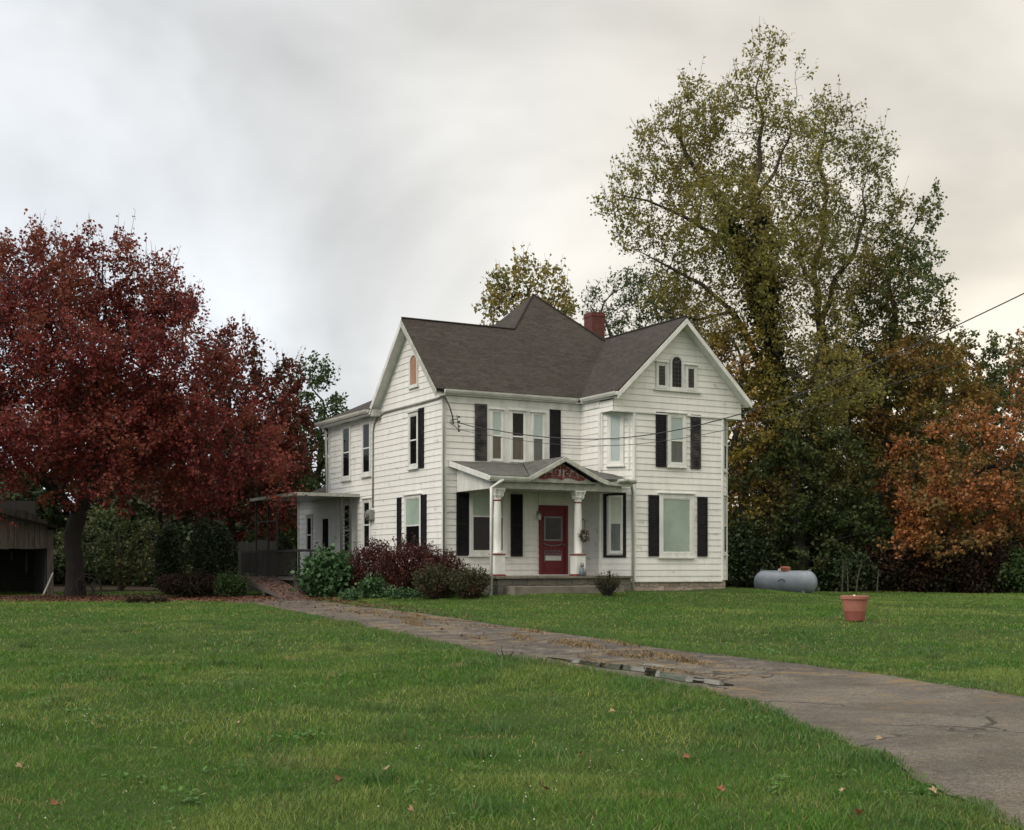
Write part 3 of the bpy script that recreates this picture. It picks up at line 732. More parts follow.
# hip and ridge caps
mb = MB()
up = .02
for a, b_ in (((-OL, GY, RZ+up), (hx, GY, RZ+up)), ((hx, GY, RZ+up), (PX, PY, PZ+up)), ((GXC, yfw, WR+up), (GXC, vy, WR+up)), ((PX, PY, PZ+up), (PXR-.5, .35, ZE+.5+up))):
    mb.tube([a, b_], .03, 6)
mb.build('ridge_cap', M['roof'], roof)
# chimney
mb = MB(); cx_, cy_ = 8.2, 4.6
mb.box(cx_-.27, cx_+.27, cy_-.27, cy_+.27, 6.6, 9.50); mb.box(cx_-.285, cx_+.285, cy_-.285, cy_+.285, 9.50, 9.62); mb.box(cx_-.27, cx_+.27, cy_-.27, cy_+.27, 9.622, 9.66)
ch = mb.build('chimney', M['brick'], roof, bevel=.008)
# bargeboards (rakes) with soffits
def rake(p, q, th, dep, inward, name='bargeboard', mat=None):
    """board along the roof edge from p to q; th = board height, inward = vector towards the wall"""
    mb = MB(); p, q, iv = Vector(p), Vector(q), Vector(inward)
    o = -iv.normalized()*.03
    mb2 = [p+o, q+o, q+o-Vector((0, 0, th)), p+o-Vector((0, 0, th))]
    bk = [v_-o*1.0+iv.normalized()*0.0 for v_ in mb2]
    i = len(mb.v); mb.v += [tuple(v_) for v_ in mb2+bk]
    for f_ in ((0, 1, 2, 3), (7, 6, 5, 4), (0, 4, 5, 1), (1, 5, 6, 2), (2, 6, 7, 3), (3, 7, 4, 0)): mb.f.append(tuple(i+k for k in f_)); mb.mi.append(0)
    dz = Vector((0, 0, -th*.72))
    mb.face([p+dz, q+dz, q+dz+iv, p+dz+iv])
    return mb.build(name, mat or M['trimgrey'], house)
zt = -.06
rake((-OL, -OV, ZE+zt), (-OL, GY, RZ+zt), .20, 0, (OL, 0, 0))
rake((-OL, GY, RZ+zt), (-OL, 2*GY+OV, ZE+zt), .20, 0, (OL, 0, 0), mat=M['trim'])
rake((wingx0, yfw, ZE+zt), (GXC, yfw, WR+zt), .17, 0, (0, .38, 0), mat=M['trim'])
rake((GXC, yfw, WR+zt), (wingx1, yfw, ZE+zt), .17, 0, (0, .38, 0), mat=M['trim'])
# gutters
def gutter(p, q, out, name='gutter', mat=None, s=.055):
    mb = MB(); p, q, o = Vector(p), Vector(q), Vector(out)
    prof = [(0, 0), (.0, -.11), (.07, -.11), (.11, -.05), (.12, 0), (.10, 0), (.09, -.03), (.02, -.03)]
    n = len(prof); i = len(mb.v)
    for e in (p, q):
        for (a, z) in prof: mb.v.append(tuple(e+o*a+Vector((0, 0, z))))
    for k in range(n): mb.f.append((i+k, i+(k+1) % n, i+n+(k+1) % n, i+n+k)); mb.mi.append(0)
    mb.f.append(tuple(i+k for k in range(n))); mb.f.append(tuple(i+n+k for k in reversed(range(n)))); mb.mi += [0, 0]
    return mb.build(name, mat or M['gutter'], house)
gutter((-.05, -OV, ZE-.02), (wingx0-.13, -OV, ZE-.02), (0, -1, 0))
gutter((wingx0, -OV-.13, ZE-.02), (wingx0, yfw-.02, ZE-.02), (-1, 0, 0))
gutter((-.35, 2*GY+OV, ZE-.10), (-.35, 9.6, ZE-.10), (-1, 0, 0))
gutter((wingx1, yfw, ZE-.02), (wingx1, 2, ZE-.02), (1, 0, 0))
# eave soffits
for b6 in ((-.02, wingx0, -OV, .0, ZE-.17, ZE-.13), (-.35, .0, 2*GY+.1, 9.5, ZE-.26, ZE-.22), (wingx0, wa, -wb-wc, -OV-.002, ZE-.17, ZE-.13), (XR, wingx1, -wb-wc, 9, ZE-.17, ZE-.13)):
    mb = MB(); mb.box(*b6); mb.build('soffit', M['trim'], house)
# boxed return at the low end of the left gable's rake
mb = MB(); mb.box(-OL, 0.0, 2*GY-.12, 2*GY+OV+.02, ZE-.33, ZE-.12); mb.build('eave_return', M['trimgrey'], house)

# ---- windows
def window(W, px0, px1, py0, py1, casing=.11, panes='two', up='dark', lo='dark', split=.5, head=True, sill=True, frame_mat=None, casing_mat=None, cas_side=None, label=None, deep=.035, base=0.0):
    a0, a1 = W.a(px0), W.a(px1); am = (a0+a1)/2; z1, z0 = W.z(py0, am), W.z(py1, am)
    cm_ = casing_mat or M['trim']; c = casing; B = LIP+.004+base
    mb = MB(); cs = cas_side or c
    W.box(mb, a0-cs, a0, z0-c, z1+c, B-.02, B+deep); W.box(mb, a1, a1+cs, z0-c, z1+c, B-.02, B+deep)
    W.box(mb, a0+.0005, a1-.0005, z1, z1+c-.001, B-.02, B+deep-.002); W.box(mb, a0+.0005, a1-.0005, z0-c+.001, z0, B-.02, B+deep-.002)
    if head: W.box(mb, a0-cs-.04, a1+cs+.04, z1+c, z1+c+.035, B-.02, B+deep+.045)
    if sill: W.box(mb, a0-cs-.03, a1+cs+.03, z0-c-.045, z0-c, B-.02, B+deep+.04)
    o = mb.build('window', cm_, house, bevel=.004)
    if label: o['label'] = label
    zm = z0+(z1-z0)*split; sm = frame_mat or M['trim']
    mb = MB(); t = .03
    if panes == 'two':
        W.box(mb, a0, a1, zm-.022, zm+.022, B+.012, B+.030)
        for (u, v_) in ((a0, a0+t), (a1-t, a1)): W.box(mb, u, v_, z0, z1, B-.005, B+.022)
        W.box(mb, a0+t, a1-t, z1-t, z1, B-.005, B+.022); W.box(mb, a0+t, a1-t, z0, z0+t*1.3, B-.005, B+.022)
    else:
        for (u, v_) in ((a0, a0+t), (a1-t, a1)): W.box(mb, u, v_, z0, z1, B-.005, B+.022)
        W.box(mb, a0+t, a1-t, z1-t, z1, B-.005, B+.022); W.box(mb, a0+t, a1-t, z0, z0+t, B-.005, B+.022)
    mb.build('sash', sm, o)
    mb = MB(); mb.face([W.pt(a0, z0, B+.012), W.pt(a1, z0, B+.012), W.pt(a1, z1, B+.012), W.pt(a0, z1, B+.012)]); mb.build('pane', M['glass'], o)
    for (k, za, zb) in ((lo, z0, zm), (up, zm, z1)):
        mb = MB()
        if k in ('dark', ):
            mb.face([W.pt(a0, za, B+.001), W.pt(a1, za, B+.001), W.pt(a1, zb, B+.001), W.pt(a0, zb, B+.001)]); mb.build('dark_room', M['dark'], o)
        else:
            W.box(mb, a0, a1, za, zb, B-.018, B+.004); mb.build('blind' if 'blind' in k else 'curtain', M[k], o)
    return o, (a0, a1, z0, z1)
def shutter(W, px0, px1, py0, py1, mat='black'):
    a0, a1 = W.a(px0), W.a(px1); am = (a0+a1)/2; z1, z0 = W.z(py0, am), W.z(py1, am); B = LIP+.003
    mb = MB(); s = .05
    W.box(mb, a0, a0+s, z0, z1, B, B+.035); W.box(mb, a1-s, a1, z0, z1, B, B+.035)
    for (u, v_) in ((z0, z0+.08), (z1-.07, z1), ((z0+z1)/2-.035, (z0+z1)/2+.035)): W.box(mb, a0+s, a1-s, u, v_, B, B+.033)
    W.box(mb, a0+s, a1-s, z0+.08, z1-.07, B, B+.006)
    z = z0+.09
    while z < z1-.09:
        if abs(z-(z0+z1)/2) > .055:
            mb.box(a0+s, a1-s, 0, 1, 0, 1, fn=lambda a, o, zz, z=z: W.pt(a, z+zz*.006+o*.035, B+.026-o*.018+0*zz))
        z += .048
    return mb.build('shutter', M[mat], house)
# upper front: panel with three sashes
a0, a1 = W_front.a(486.8), W_front.a(549); zt_, zb_ = W_front.z(405, 2), W_front.z(462.5, 2)
mb = MB(); W_front.box(mb, a0, a1, zb_, zt_, .002, LIP+.012); mb.build('window_panel', M['trim'], house)
window(W_front, 491.2, 501, 411.5, 460, .05, up='blindblue', lo='curtain', sill=False, deep=.03, base=.012)
window(W_front, 511, 523.5, 412.5, 461, .05, up='dark', lo='curtain', sill=False, deep=.03, base=.012)
window(W_front, 532.2, 542.6, 414.5, 462, .05, up='blindblue', lo='curtaingrey', sill=False, deep=.03, base=.012)
shutter(W_front, 474.5, 486.4, 404, 460.8, 'blackworn'); shutter(W_front, 549.4, 560, 409.8, 465)
# lower front, on the porch
window(W_front, 472, 503, 495, 551.5, .12, up='blind', lo='dark', split=.62, label=None)
shutter(W_front, 456, 468.5, 492.6, 555.6); shutter(W_front, 510.3, 522, 494.3, 556.5)
# chamfer
window(W_ch, 610.2, 621, 414.5, 462.5, .09, up='blindblue', lo='blindblue')
mb = MB(); A0, A1 = W_ch.a(600.6), W_ch.a(630.5)
zt_, zb_ = W_ch.z(403.5, .5), W_ch.z(470, .5)
W_ch.box(mb, A0+.02, A0+.07, zb_, zt_, 0, LIP+.02); W_ch.box(mb, A1-.07, A1-.02, zb_, zt_, 0, LIP+.02); W_ch.box(mb, A0+.07, A1-.07, zt_-.06, zt_-.002, 0, LIP+.02)
mb.build('casing_board', M['trim'], house)
window(W_ch, 610.3, 621.5, 497.5, 552, .06, up='blindcream', lo='curtaingrey', split=.53, head=False, sill=False, cas_side=.05, label='window in a black-painted surround on the angled wall')
mb = MB(); e0, e1 = W_ch.a(603.5), W_ch.a(626.2); zt_, zb_ = W_ch.z(492.8, .5), W_ch.z(557.5, .5)
t = .10
W_ch.box(mb, e0, e0+t, zb_, zt_, 0, LIP+.03); W_ch.box(mb, e1-t, e1, zb_, zt_, 0, LIP+.03); W_ch.box(mb, e0+t, e1-t, zt_-t, zt_, 0, LIP+.03); W_ch.box(mb, e0+t, e1-t, zb_, zb_+t*.7, 0, LIP+.03)
mb.build('black_surround', M['black'], house)
# wing front
window(W_wing, 669.7, 682.7, 417, 463.5, .10, up='blindblue', lo='curtaingrey', split=.49)
shutter(W_wing, 655.3, 665.6, 412.2, 467); shutter(W_wing, 690.1, 700, 415, 469, 'blackworn')
window(W_wing, 662, 689.8, 498.5, 552.6, .14, panes='one', up='blind', lo='blind', sill=True)
shutter(W_wing, 648, 658.6, 495, 556.2); shutter(W_wing, 696.9, 706.7, 496.8, 556.4)
# chamfer 2: narrow trims seen edge-on
window(W_ch2, 722.8, 725.2, 421, 470, .05, up='blindblue', lo='dark'); window(W_ch2, 722.8, 725.2, 498, 553, .05, up='blindblue', lo='dark')
# left wall windows
window(W_left, 343.8, 350.4, 428, 477, .10, lo='dark', up='dark')
window(W_left, 363.8, 370.6, 423.5, 473, .10)
window(W_left, 410.8, 418, 415.5, 465, .10)
shutter(W_left, 419.6, 424.6, 408, 468)
window(W_left, 406.8, 420.8, 498, 548, .09, up='blind', lo='dark', split=.45)
shutter(W_left, 398.2, 402, 497.5, 550); shutter(W_left, 422.3, 427.2, 494.5, 549)
window(W_left, 364.8, 370.5, 502, 548, .10)
window(W_left, 345, 350.4, 505, 556, .10)
window(W_left, 308, 312.3, 517.5, 552.5, .08)
# side door under the canopy
mb = MB(); a0, a1 = W_left.a(323.5), W_left.a(329.5)
z1 = W_left.z(519, a0); z0 = .35
W_left.box(mb, a0, a1, z0, z1, .0, .03); dm = mb.build('side_door', M['dark'], house)
mb = MB(); W_left.box(mb, a0-.09, a0, z0, z1+.09, 0, .045); W_left.box(mb, a1, a1+.09, z0, z1+.09, 0, .045); W_left.box(mb, a0, a1, z1, z1+.09, 0, .043); mb.build('frame', M['trim'], dm)
# arched openings
def arch_pts(W, a0, a1, z0, z1, n=10, ex=0.0):
    c = (a0+a1)/2; r = (a1-a0)/2+ex; zc = z1-(a1-a0)/2
    pts = [(c-r, z0-ex), (c+r, z0-ex)]
    for k in range(n+1):
        t = math.pi*k/n; pts.append((c+r*math.cos(t), zc+r*math.sin(t)))
    return pts
def arched(W, px0, px1, py0, py1, panel, ex=.07, lead=False):
    a0, a1 = W.a(px0), W.a(px1); am = (a0+a1)/2; z1, z0 = W.z(py0, am), W.z(py1, am); B = LIP+.004
    mb = MB(); po = arch_pts(W, a0, a1, z0, z1, 12, ex); pi = arch_pts(W, a0, a1, z0, z1, 12, 0)
    n = len(po)
    for k in range(n):
        j = (k+1) % n
        mb.face([W.pt(*po[k], B+.03), W.pt(*po[j], B+.03), W.pt(*pi[j], B+.03), W.pt(*pi[k], B+.03)])
        mb.face([W.pt(*po[k], 0), W.pt(*po[j], 0), W.pt(*po[j], B+.03), W.pt(*po[k], B+.03)])
        mb.face([W.pt(*pi[k], B+.03), W.pt(*pi[j], B+.03), W.pt(*pi[j], B), W.pt(*pi[k], B)])
    W.box(mb, a0-ex-.05, a1+ex+.05, z0-ex-.045, z0-ex-.001, 0, B+.06)
    o = mb.build('gable_window', M['trim'], house)
    mb = MB(); mb.face([W.pt(*p, B+.002) for p in pi]); mb.build('panel', panel, o)
    return o, (a0, a1, z0, z1)
arched(W_left, 411.3, 417.9, 355.5, 384.5, M['boardbrown'])
W_g = W_gable
def leaded(o, W, a0, a1, z0, z1, arch=False):
    mb = MB(); B = LIP+.012; r_ = .006
    na_ = 3; nz = 6
    zt = z1-(a1-a0)/2 if arch else z1
    for k in range(1, na_): 
        x = a0+(a1-a0)*k/na_; W.box(mb, x-r_/2, x+r_/2, z0, zt, B-.008, B)
    for k in range(1, nz+1):
        z = z0+(zt-z0)*k/(nz); 
        if z < z1-.01: W.box(mb, a0, a1, z-r_/2, z+r_/2, B-.009, B-.001)
    if arch:
        c = (a0+a1)/2; R_ = (a1-a0)/2
        for t in (35, 90, 145):
            mb.tube([W.pt(c, zt, B-.004), W.pt(c+R_*math.cos(R(t)), zt+R_*math.sin(R(t)), B-.004)], .010, 5)
    mb.build('lead_bars', M['lead'], o)
    mb = MB()
    pts = arch_pts(W, a0, a1, z0, z1) if arch else [(a0, z0), (a1, z0), (a1, z1), (a0, z1)]
    mb.face([W.pt(*p, LIP+.013) for p in pts]); mb.build('pane', M['glass'], o)
o, b4 = arched(W_g, 671.3, 680.8, 357, 387.3, M['dark']); leaded(o, W_g, *b4, arch=True)
for (p0, p1, q0, q1) in ((657.3, 665.2, 365, 386.3), (686.8, 694.2, 368, 388.8)):
    o, b4 = window(W_g, p0, p1, q0, q1, .07, panes='one', sill=False); leaded(o, W_g, *b4)
mb = MB(); sa, sb = W_g.a(653.5), W_g.a(700.5); zz_ = W_g.z(389.6, 2); W_g.box(mb, sa, sb, zz_-.05, zz_, .0, LIP+.07); mb.build('sill_board', M['trim'], house)
# long thin casing heads in the photo: band under the gable
mb = MB(); W_g.box(mb, -.02, gw+.02, EAVE-.37, EAVE-.33, -.02, LIP+.02); mb.build('band_board', M['trim'], house)

# ---- porch
PF = -2.47
porch_floor_z = .36
mb = MB(); mb.box(.42, 4.75, PF-.05, -.03, porch_floor_z-.07, porch_floor_z)
mb.box(4.755, 5.02, PF-.05, -1.42, porch_floor_z-.072, porch_floor_z-.002)
pf_ = mb.build('porch_floor', M['concrete'], house, bevel=.01)
mb = MB(); mb.box(.5, 4.98, PF+.02, PF+.2, -.7, porch_floor_z-.072); mb.box(.5, .68, PF+.2, -.1, -.7, porch_floor_z-.072); mb.box(4.8, 4.98, PF+.2, -1.45, -.7, porch_floor_z-.075)
mb.build('porch_wall', M['block'], pf_)
mb = MB(); mb.box(.75, 4.4, PF-.50, PF-.01, -.7, .08); mb.build('step', M['concrete'], house, bevel=.015)
def column(x, y):
    zb, zt = porch_floor_z, 2.84
    mb = MB(); mb.box(x-.165, x+.165, y-.165, y+.165, zb+.05, zb+.60); o = mb.build('porch_column', M['trim'], house, bevel=.01)
    mb = MB(); mb.box(x-.185, x+.185, y-.185, y+.185, zb+.602, zb+.635); mb.box(x-.18, x+.18, y-.18, y+.18, zb, zb+.048); mb.build('red_band', M['redtrim'], o)
    mb = MB(); mb.lathe((x, y, 0), [(.125, zb+.636), (.13, zb+.67), (.115, zb+.69), (.115, zb+1.1), (.110, zt-.70), (.098, zt-.40), (.098, zt-.33)], 24); mb.build('shaft', M['trim'], o, smooth=True)
    mb = MB(); mb.lathe((x, y, 0), [(.105, zt-.36), (.12, zt-.35), (.12, zt-.325), (.105, zt-.315)], 24); mb.build('red_band', M['redtrim'], o)
    mb = MB(); mb.lathe((x, y, 0), [(.11, zt-.325), (.115, zt-.25), (.14, zt-.18), (.125, zt-.16), (.15, zt-.09), (.17, zt-.05)], 20)
    for k in range(8):
        t = math.pi*k/4; cx2, cy2 = x+.135*math.cos(t), y+.135*math.sin(t)
        mb.tube([(cx2, cy2, zt-.24), (x+.165*math.cos(t), y+.165*math.sin(t), zt-.19), (x+.185*math.cos(t), y+.185*math.sin(t), zt-.15)], [.022, .026, .018], 6)
    for k in range(4):
        t = math.pi/4+math.pi*k/2; q = [(x+r_*math.cos(t), y+r_*math.sin(t), zt+z_) for r_, z_ in ((.14, -.15), (.19, -.09), (.215, -.055), (.205, -.09))]
        mb.tube(q, [.02, .028, .03, .022], 6)
    mb.box(x-.17, x+.17, y-.17, y+.17, zt-.045, zt-.002); mb.build('capital', M['trim'], o, smooth=False)
    return o
column(.62, -2.2); column(3.29, -2.2)
# beam
BZ0, BZ1 = 2.84, 3.10
mb = MB(); mb.box(.42, 4.74, -2.32, -2.12, BZ0, BZ1); mb.build('porch_beam', M['trimgrey'], house)
for x0_, x1_ in ((.42, .60), (4.56, 4.74)):
    mb = MB(); i = len(mb.v); mb.v += [(x0_, -2.118, BZ0), (x1_, -2.118, BZ0), (x1_, -.03, BZ0), (x0_, -.03, BZ0), (x0_, -2.118, BZ1+.03), (x1_, -2.118, BZ1+.03), (x1_, -.03, 3.60), (x0_, -.03, 3.60)]
    for q in ((0,3,2,1),(4,5,6,7),(0,1,5,4),(1,2,6,5),(2,3,7,6),(3,0,4,7)): mb.f.append(tuple(i+k for k in q)); mb.mi.append(0)
    mb.build('porch_beam', M['trim'], house)
mb = MB(); mb.box(.6, 4.56, -2.12, -.03, 2.90, 2.93); mb.build('porch_ceiling', M['trimgrey'], house)
# porch roof
zw, zf = 3.76, 3.20; gx0, gx1, gxp, gzp = 1.50, 3.80, 2.65, 3.80
xl, xr = .20, 5.02
gyb = -2.47 + (gzp-zf)/(zw-zf)*2.44   # where the little gable's ridge meets the roof
gyb = min(gyb, -.06)
mb = MB(); sl = (zw-zf)/2.44
roof_poly(mb, [(xl, PF, zf), (gx0, PF, zf), (gxp, gyb, min(gzp, zw)), (gxp, -.03, zw), (xl, -.03, zw)], (0, 1, sl), (1, 0, 0))
roof_poly(mb, [(gx1, PF, zf), (xr, PF, zf), (xr, -1.45, zf+1.02*sl), (wa+.01, -1.10, zf+1.37*sl), (wa-.02, -.03, zw), (gxp, -.03, zw), (gxp, gyb, min(gzp, zw))], (0, 1, sl), (1, 0, 0))
roof_poly(mb, [(gx0, PF-.03, zf), (gxp, PF-.03, gzp), (gxp, gyb, gzp+.002)], (1, 0, .5), (0, 1, 0))
roof_poly(mb, [(gx1, PF-.03, zf), (gxp, gyb, gzp+.002), (gxp, PF-.03, gzp)], (-1, 0, .5), (0, 1, 0))
pr = mb.build('porch_roof', M['porchroof'], house)
def hboard(pts, th, y0, y1, name, mat, par=house):
    """ribbon board through xz points with vertical thickness th, extruded y0..y1"""
    mb = MB()
    for (p, q) in zip(pts[:-1], pts[1:]):
        i = len(mb.v)
        for y in (y0, y1): mb.v += [(p[0], y, p[1]), (q[0], y, q[1]), (q[0], y, q[1]-th), (p[0], y, p[1]-th)]
        for f_ in ((0, 3, 2, 1), (4, 5, 6, 7), (0, 1, 5, 4), (3, 7, 6, 2), (0, 4, 7, 3), (1, 2, 6, 5)): mb.f.append(tuple(i+k for k in f_)); mb.mi.append(0)
    return mb.build(name, mat, par)
hboard([(xl, zf-.045), (gx0, zf-.05)], .13, PF-.03, PF+.02, 'fascia', M['trim'])
hboard([(gx0-.04, zf-.03), (gxp, gzp-.01), (gx1, zf+.04), (gx1+.32, zf-.06)], .13, PF-.10, PF-.035, 'porch_bargeboard', M['trimgrey'])
hboard([(gx1+.2, zf-.07), (4.95, zf-.115)], .10, PF-.03, PF+.02, 'fascia', M['trimgrey'])
gutter((xl-.02, PF-.02, zf-.03), (gx0, PF-.02, zf-.04), (0, -1, 0), mat=M['trim'])
mb = MB(); mb.tube([(4.45, PF-.09, zf-.06), (4.75, PF-.10, zf-.02), (xr+.06, PF-.08, zf-.05)], [.05, .065, .06], 10); mb.build('torn_gutter', M['trimgrey'], house)
gutter((4.62, PF-.03, zf+.01), (xr+.05, PF-.03, zf-.02), (0, -1, 0), mat=M['trimgrey'])
# left rake of the porch
mb = MB(); i = 0
mb.v += [(xl-.04, PF, zf-.01), (xl-.04, -.03, zw-.01), (xl-.04, -.03, zw-.16), (xl-.04, PF, zf-.16), (xl, PF, zf-.01), (xl, -.03, zw-.01), (xl, -.03, zw-.16), (xl, PF, zf-.16)]
for q in ((0,1,2,3),(7,6,5,4),(0,4,5,1),(1,5,6,2),(2,6,7,3),(3,7,4,0)): mb.f.append(q); mb.mi.append(0)
mb.face([(xl, PF, zf-.12), (.42, PF+.1, zf-.12), (.42, -.03, zw-.12), (xl, -.03, zw-.12)])
mb.build('porch_bargeboard', M['trim'], house)
# pediment and its scrollwork
mb = MB(); mb.face([(gx0+.1, -2.33, BZ1+.0), (gx1-.1, -2.33, BZ1), (gxp, -2.33, gzp-.17)]); mb.face([(gx0, PF-.02, zf-.16), (gx1, PF-.02, zf-.16), (gx1, -2.31, zf-.16), (gx0, -2.31, zf-.16)]); mb.build('pediment', M['trimgrey'], house)
mb = MB()
def spiral(cx, cz, r0, r1, a0, turns, th=.016, n=14):
    pts = []
    for k in range(n+1):
        t = k/n; a = a0+turns*2*math.pi*t; r = r0+(r1-r0)*t
        pts.append((cx+r*math.cos(a), -2.36, cz+r*math.sin(a)))
    mb.tube(pts, th, 5)
for s_ in (1, -1):
    spiral(gxp+s_*.17, BZ1+.25, .02, .12, 0 if s_ > 0 else math.pi, s_*1.3, .022)
    spiral(gxp+s_*.42, BZ1+.14, .015, .10, 1 if s_ > 0 else math.pi-1, s_*1.3, .022)
    spiral(gxp+s_*.62, BZ1+.09, .01, .07, .5 if s_ > 0 else math.pi-.5, s_*1.3, .018)
    spiral(gxp+s_*.10, BZ1+.38, .01, .06, .5 if s_ > 0 else math.pi-.5, s_*1.2, .020)
    mb.tube([(gxp, -2.36, BZ1+.05), (gxp+s_*.12, -2.36, BZ1+.12), (gxp+s_*.3, -2.36, BZ1+.12), (gxp+s_*.55, -2.36, BZ1+.05), (gxp+s_*.75, -2.36, BZ1+.06)], .020, 5)
mb.tube([(gxp, -2.36, BZ1+.04), (gxp, -2.36, BZ1+.48)], .022, 5); 
for k in range(26):
    u = (k-12.5)/12.5*.72; h_ = (1-abs(u)/.85)*.42; zz_ = BZ1+.05+random.random()*h_
    mb.tube([(gxp+u, -2.36, zz_), (gxp+u+.05, -2.37, zz_+.03), (gxp+u+.02, -2.36, zz_+.07)], .018, 5)
mb.build('scrollwork', M['redtrim'], house)
# downspouts
def pipe(pts, r, name, mat): 
    mb = MB(); mb.tube(pts, r, 10); return mb.build(name, mat, house, smooth=True)
pipe([(.62, PF-.08, zf-.13), (.50, PF-.08, zf-.20), (.27, PF-.04, zf-.36), (.25, PF-.04, -.2)], .045, 'downspout', M['trim'])
cpx, cpy = wa+wc-.03, -wb-wc-.06
pipe([(xr-.05, PF-.02, zf-.12), (xr+.05, PF+.1, zf-.22), (cpx-.05, cpy, zf-.36), (cpx-.05, cpy, -.05)], .045, 'downspout', M['trim'])
pipe([(-.03, -.05, EAVE-.1), (-.03, -.06, 4.6), (-.02, -.06, 0.1)], .028, 'pipe', M['greybox'])
pipe([(-.30, 9.5, ZE-.2), (-.1, 9.45, ZE-.4), (-.06, 9.42, 3.2)], .045, 'downspout', M['trim'])
# front door
dx0, dx1 = W_front.a(538.6), W_front.a(567); dz0, dz1 = porch_floor_z+.03, 2.52; B = LIP+.003
mb = MB(); t = .10
W_front.box(mb, dx0, dx0+t, dz0, dz1, -.01, B+.05); W_front.box(mb, dx1-t, dx1, dz0, dz1, -.01, B+.05); W_front.box(mb, dx0+t, dx1-t, dz1-t*1.1, dz1, -.01, B+.048)
door = mb.build('front_door', M['red'], house, bevel=.004)
mb = MB(); x0_, x1_ = dx0+t, dx1-t
W_front.box(mb, x0_, x1_, dz0, dz1-.11, 0, B+.008)
for (a_, b_, c_, d_) in ((x0_+.07, x1_-.07, dz0+.12, dz0+.62),):
    W_front.box(mb, a_, b_, c_, d_, 0, B+.016); W_front.box(mb, a_+.04, b_-.04, c_+.04, d_-.04, 0, B+.024)
mb.build('door_leaf', M['red'], door)
gx_0, gx_1, gz_0, gz_1 = x0_+.06, x1_-.10, 1.42, 2.18
mb = MB(); t = .055
W_front.box(mb, gx_0, gx_0+t, gz_0, gz_1, B, B+.032); W_front.box(mb, gx_1-t, gx_1, gz_0, gz_1, B, B+.032); W_front.box(mb, gx_0+t, gx_1-t, gz_1-t, gz_1, B, B+.030); W_front.box(mb, gx_0+t, gx_1-t, gz_0, gz_0+t, B, B+.030)
mb.build('light_frame', M['lilac'], door)
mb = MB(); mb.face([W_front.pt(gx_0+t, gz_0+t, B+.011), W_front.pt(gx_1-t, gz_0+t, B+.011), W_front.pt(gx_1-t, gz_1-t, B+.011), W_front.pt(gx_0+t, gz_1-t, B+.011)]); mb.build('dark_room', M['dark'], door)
mb = MB(); mb.face([W_front.pt(gx_0+t, gz_0+t, B+.016), W_front.pt(gx_1-t, gz_0+t, B+.016), W_front.pt(gx_1-t, gz_1-t, B+.016), W_front.pt(gx_0+t, gz_1-t, B+.016)]); mb.build('pane', M['glass'], door)
# carved ornament (swag, row of turned spindles) and mail plate
mb = MB(); cxx = (gx_0+gx_1)/2
pts = [W_front.pt(cxx+(gx_1-gx_0)*.5*u, 1.34-.07*(1-u*u), B+.022) for u in np.linspace(-1, 1, 9)]; mb.tube(pts, .018, 5)
for k in range(9): 
    q = W_front.pt(gx_0+.03+(gx_1-gx_0-.06)*k/8, 1.09+(.02 if k % 2 else 0), B+.02); mb.lathe((q[0], q[1], q[2]-.04), [(.008, 0), (.022, .03), (.012, .05), (.02, .08)], 6)
W_front.box(mb, gx_0, gx_1, 1.035, 1.05, B, B+.02)
mb.build('carving', M['lilac'], door)
mb = MB(); W_front.box(mb, gx_0+.02, gx_1-.0, .78, 1.0, B, B+.018); mb.build('mail_slot_frame', M['lilac'], door)
mb = MB(); W_front.box(mb, gx_0+.06, gx_1-.04, .82, .96, B+.018, B+.028); mb.build('mail_slot', M['trim'], door)
mb = MB(); q = W_front.pt(x1_-.05, 1.3, B+.05); mb.lathe((q[0], q[1], q[2]-.03), [(.012, 0), (.03, .015), (.03, .045), (.012, .06)], 10); mb.tube([W_front.pt(x1_-.05, 1.3, B), W_front.pt(x1_-.05, 1.3, B+.05)], .01, 6); mb.build('handle', M['lead'], door)
mb = MB(); W_front.box(mb, dx0-.02, dx1+.02, porch_floor_z, dz0-.002, 0, B+.09); mb.build('threshold', M['trim'], door)
# lamp beside the door, with its cable
lx = dx0-.04
mb = MB(); W_front.box(mb, lx-.04, lx+.04, 2.2, 2.34, B, B+.02); mb.tube([W_front.pt(lx, 2.28, B+.02), W_front.pt(lx, 2.29, B+.09), W_front.pt(lx, 2.26, B+.10)], .012, 6); mb.tube([W_front.pt(lx+.01, 2.34, B+.01), W_front.pt(lx+.01, 2.9, B+.01)], .008, 5)
pl = mb.build('porch_lamp', M['greybox'], house)
mb = MB(); q = W_front.pt(lx, 2.06, B+.10); mb.lathe(q, [(.035, 0), (.055, .03), (.06, .12), (.04, .19)], 12); mb.build('lamp_glass', M['glasslamp'], pl, smooth=True)
# meter and conduit on the left wall
am = W_left.a(373); zme = W_left.z(513.5, am)
mb = MB(); W_left.box(mb, am-.17, am+.17, zme-.22, zme+.12, LIP, LIP+.16); mt = mb.build('meter_box', M['greybox'], house, bevel=.02)
mb = MB(); c_ = W_left.pt(am, zme, LIP+.16); 
mb.tube([W_left.pt(am, zme-.05, LIP+.15), W_left.pt(am, zme-.05, LIP+.27)], [.12, .11], 16); mb.build('meter_dial', M['lead'], mt)
pts = []
for (px, py) in ((374, 508), (374.2, 470), (374.3, 432), (375.5, 424), (379, 417), (385, 413), (395, 410), (410, 406.5), (425, 402.5), (440, 398.2)):
    a_ = W_left.a(px); pts.append(W_left.pt(a_, W_left.z(py, a_), LIP+.03))
pts += [(-.06, -.02, pts[-1][2]+.02), (.0, -.12, pts[-1][2]-.02)]
pipe(pts, .025, 'conduit', M['greybox'])
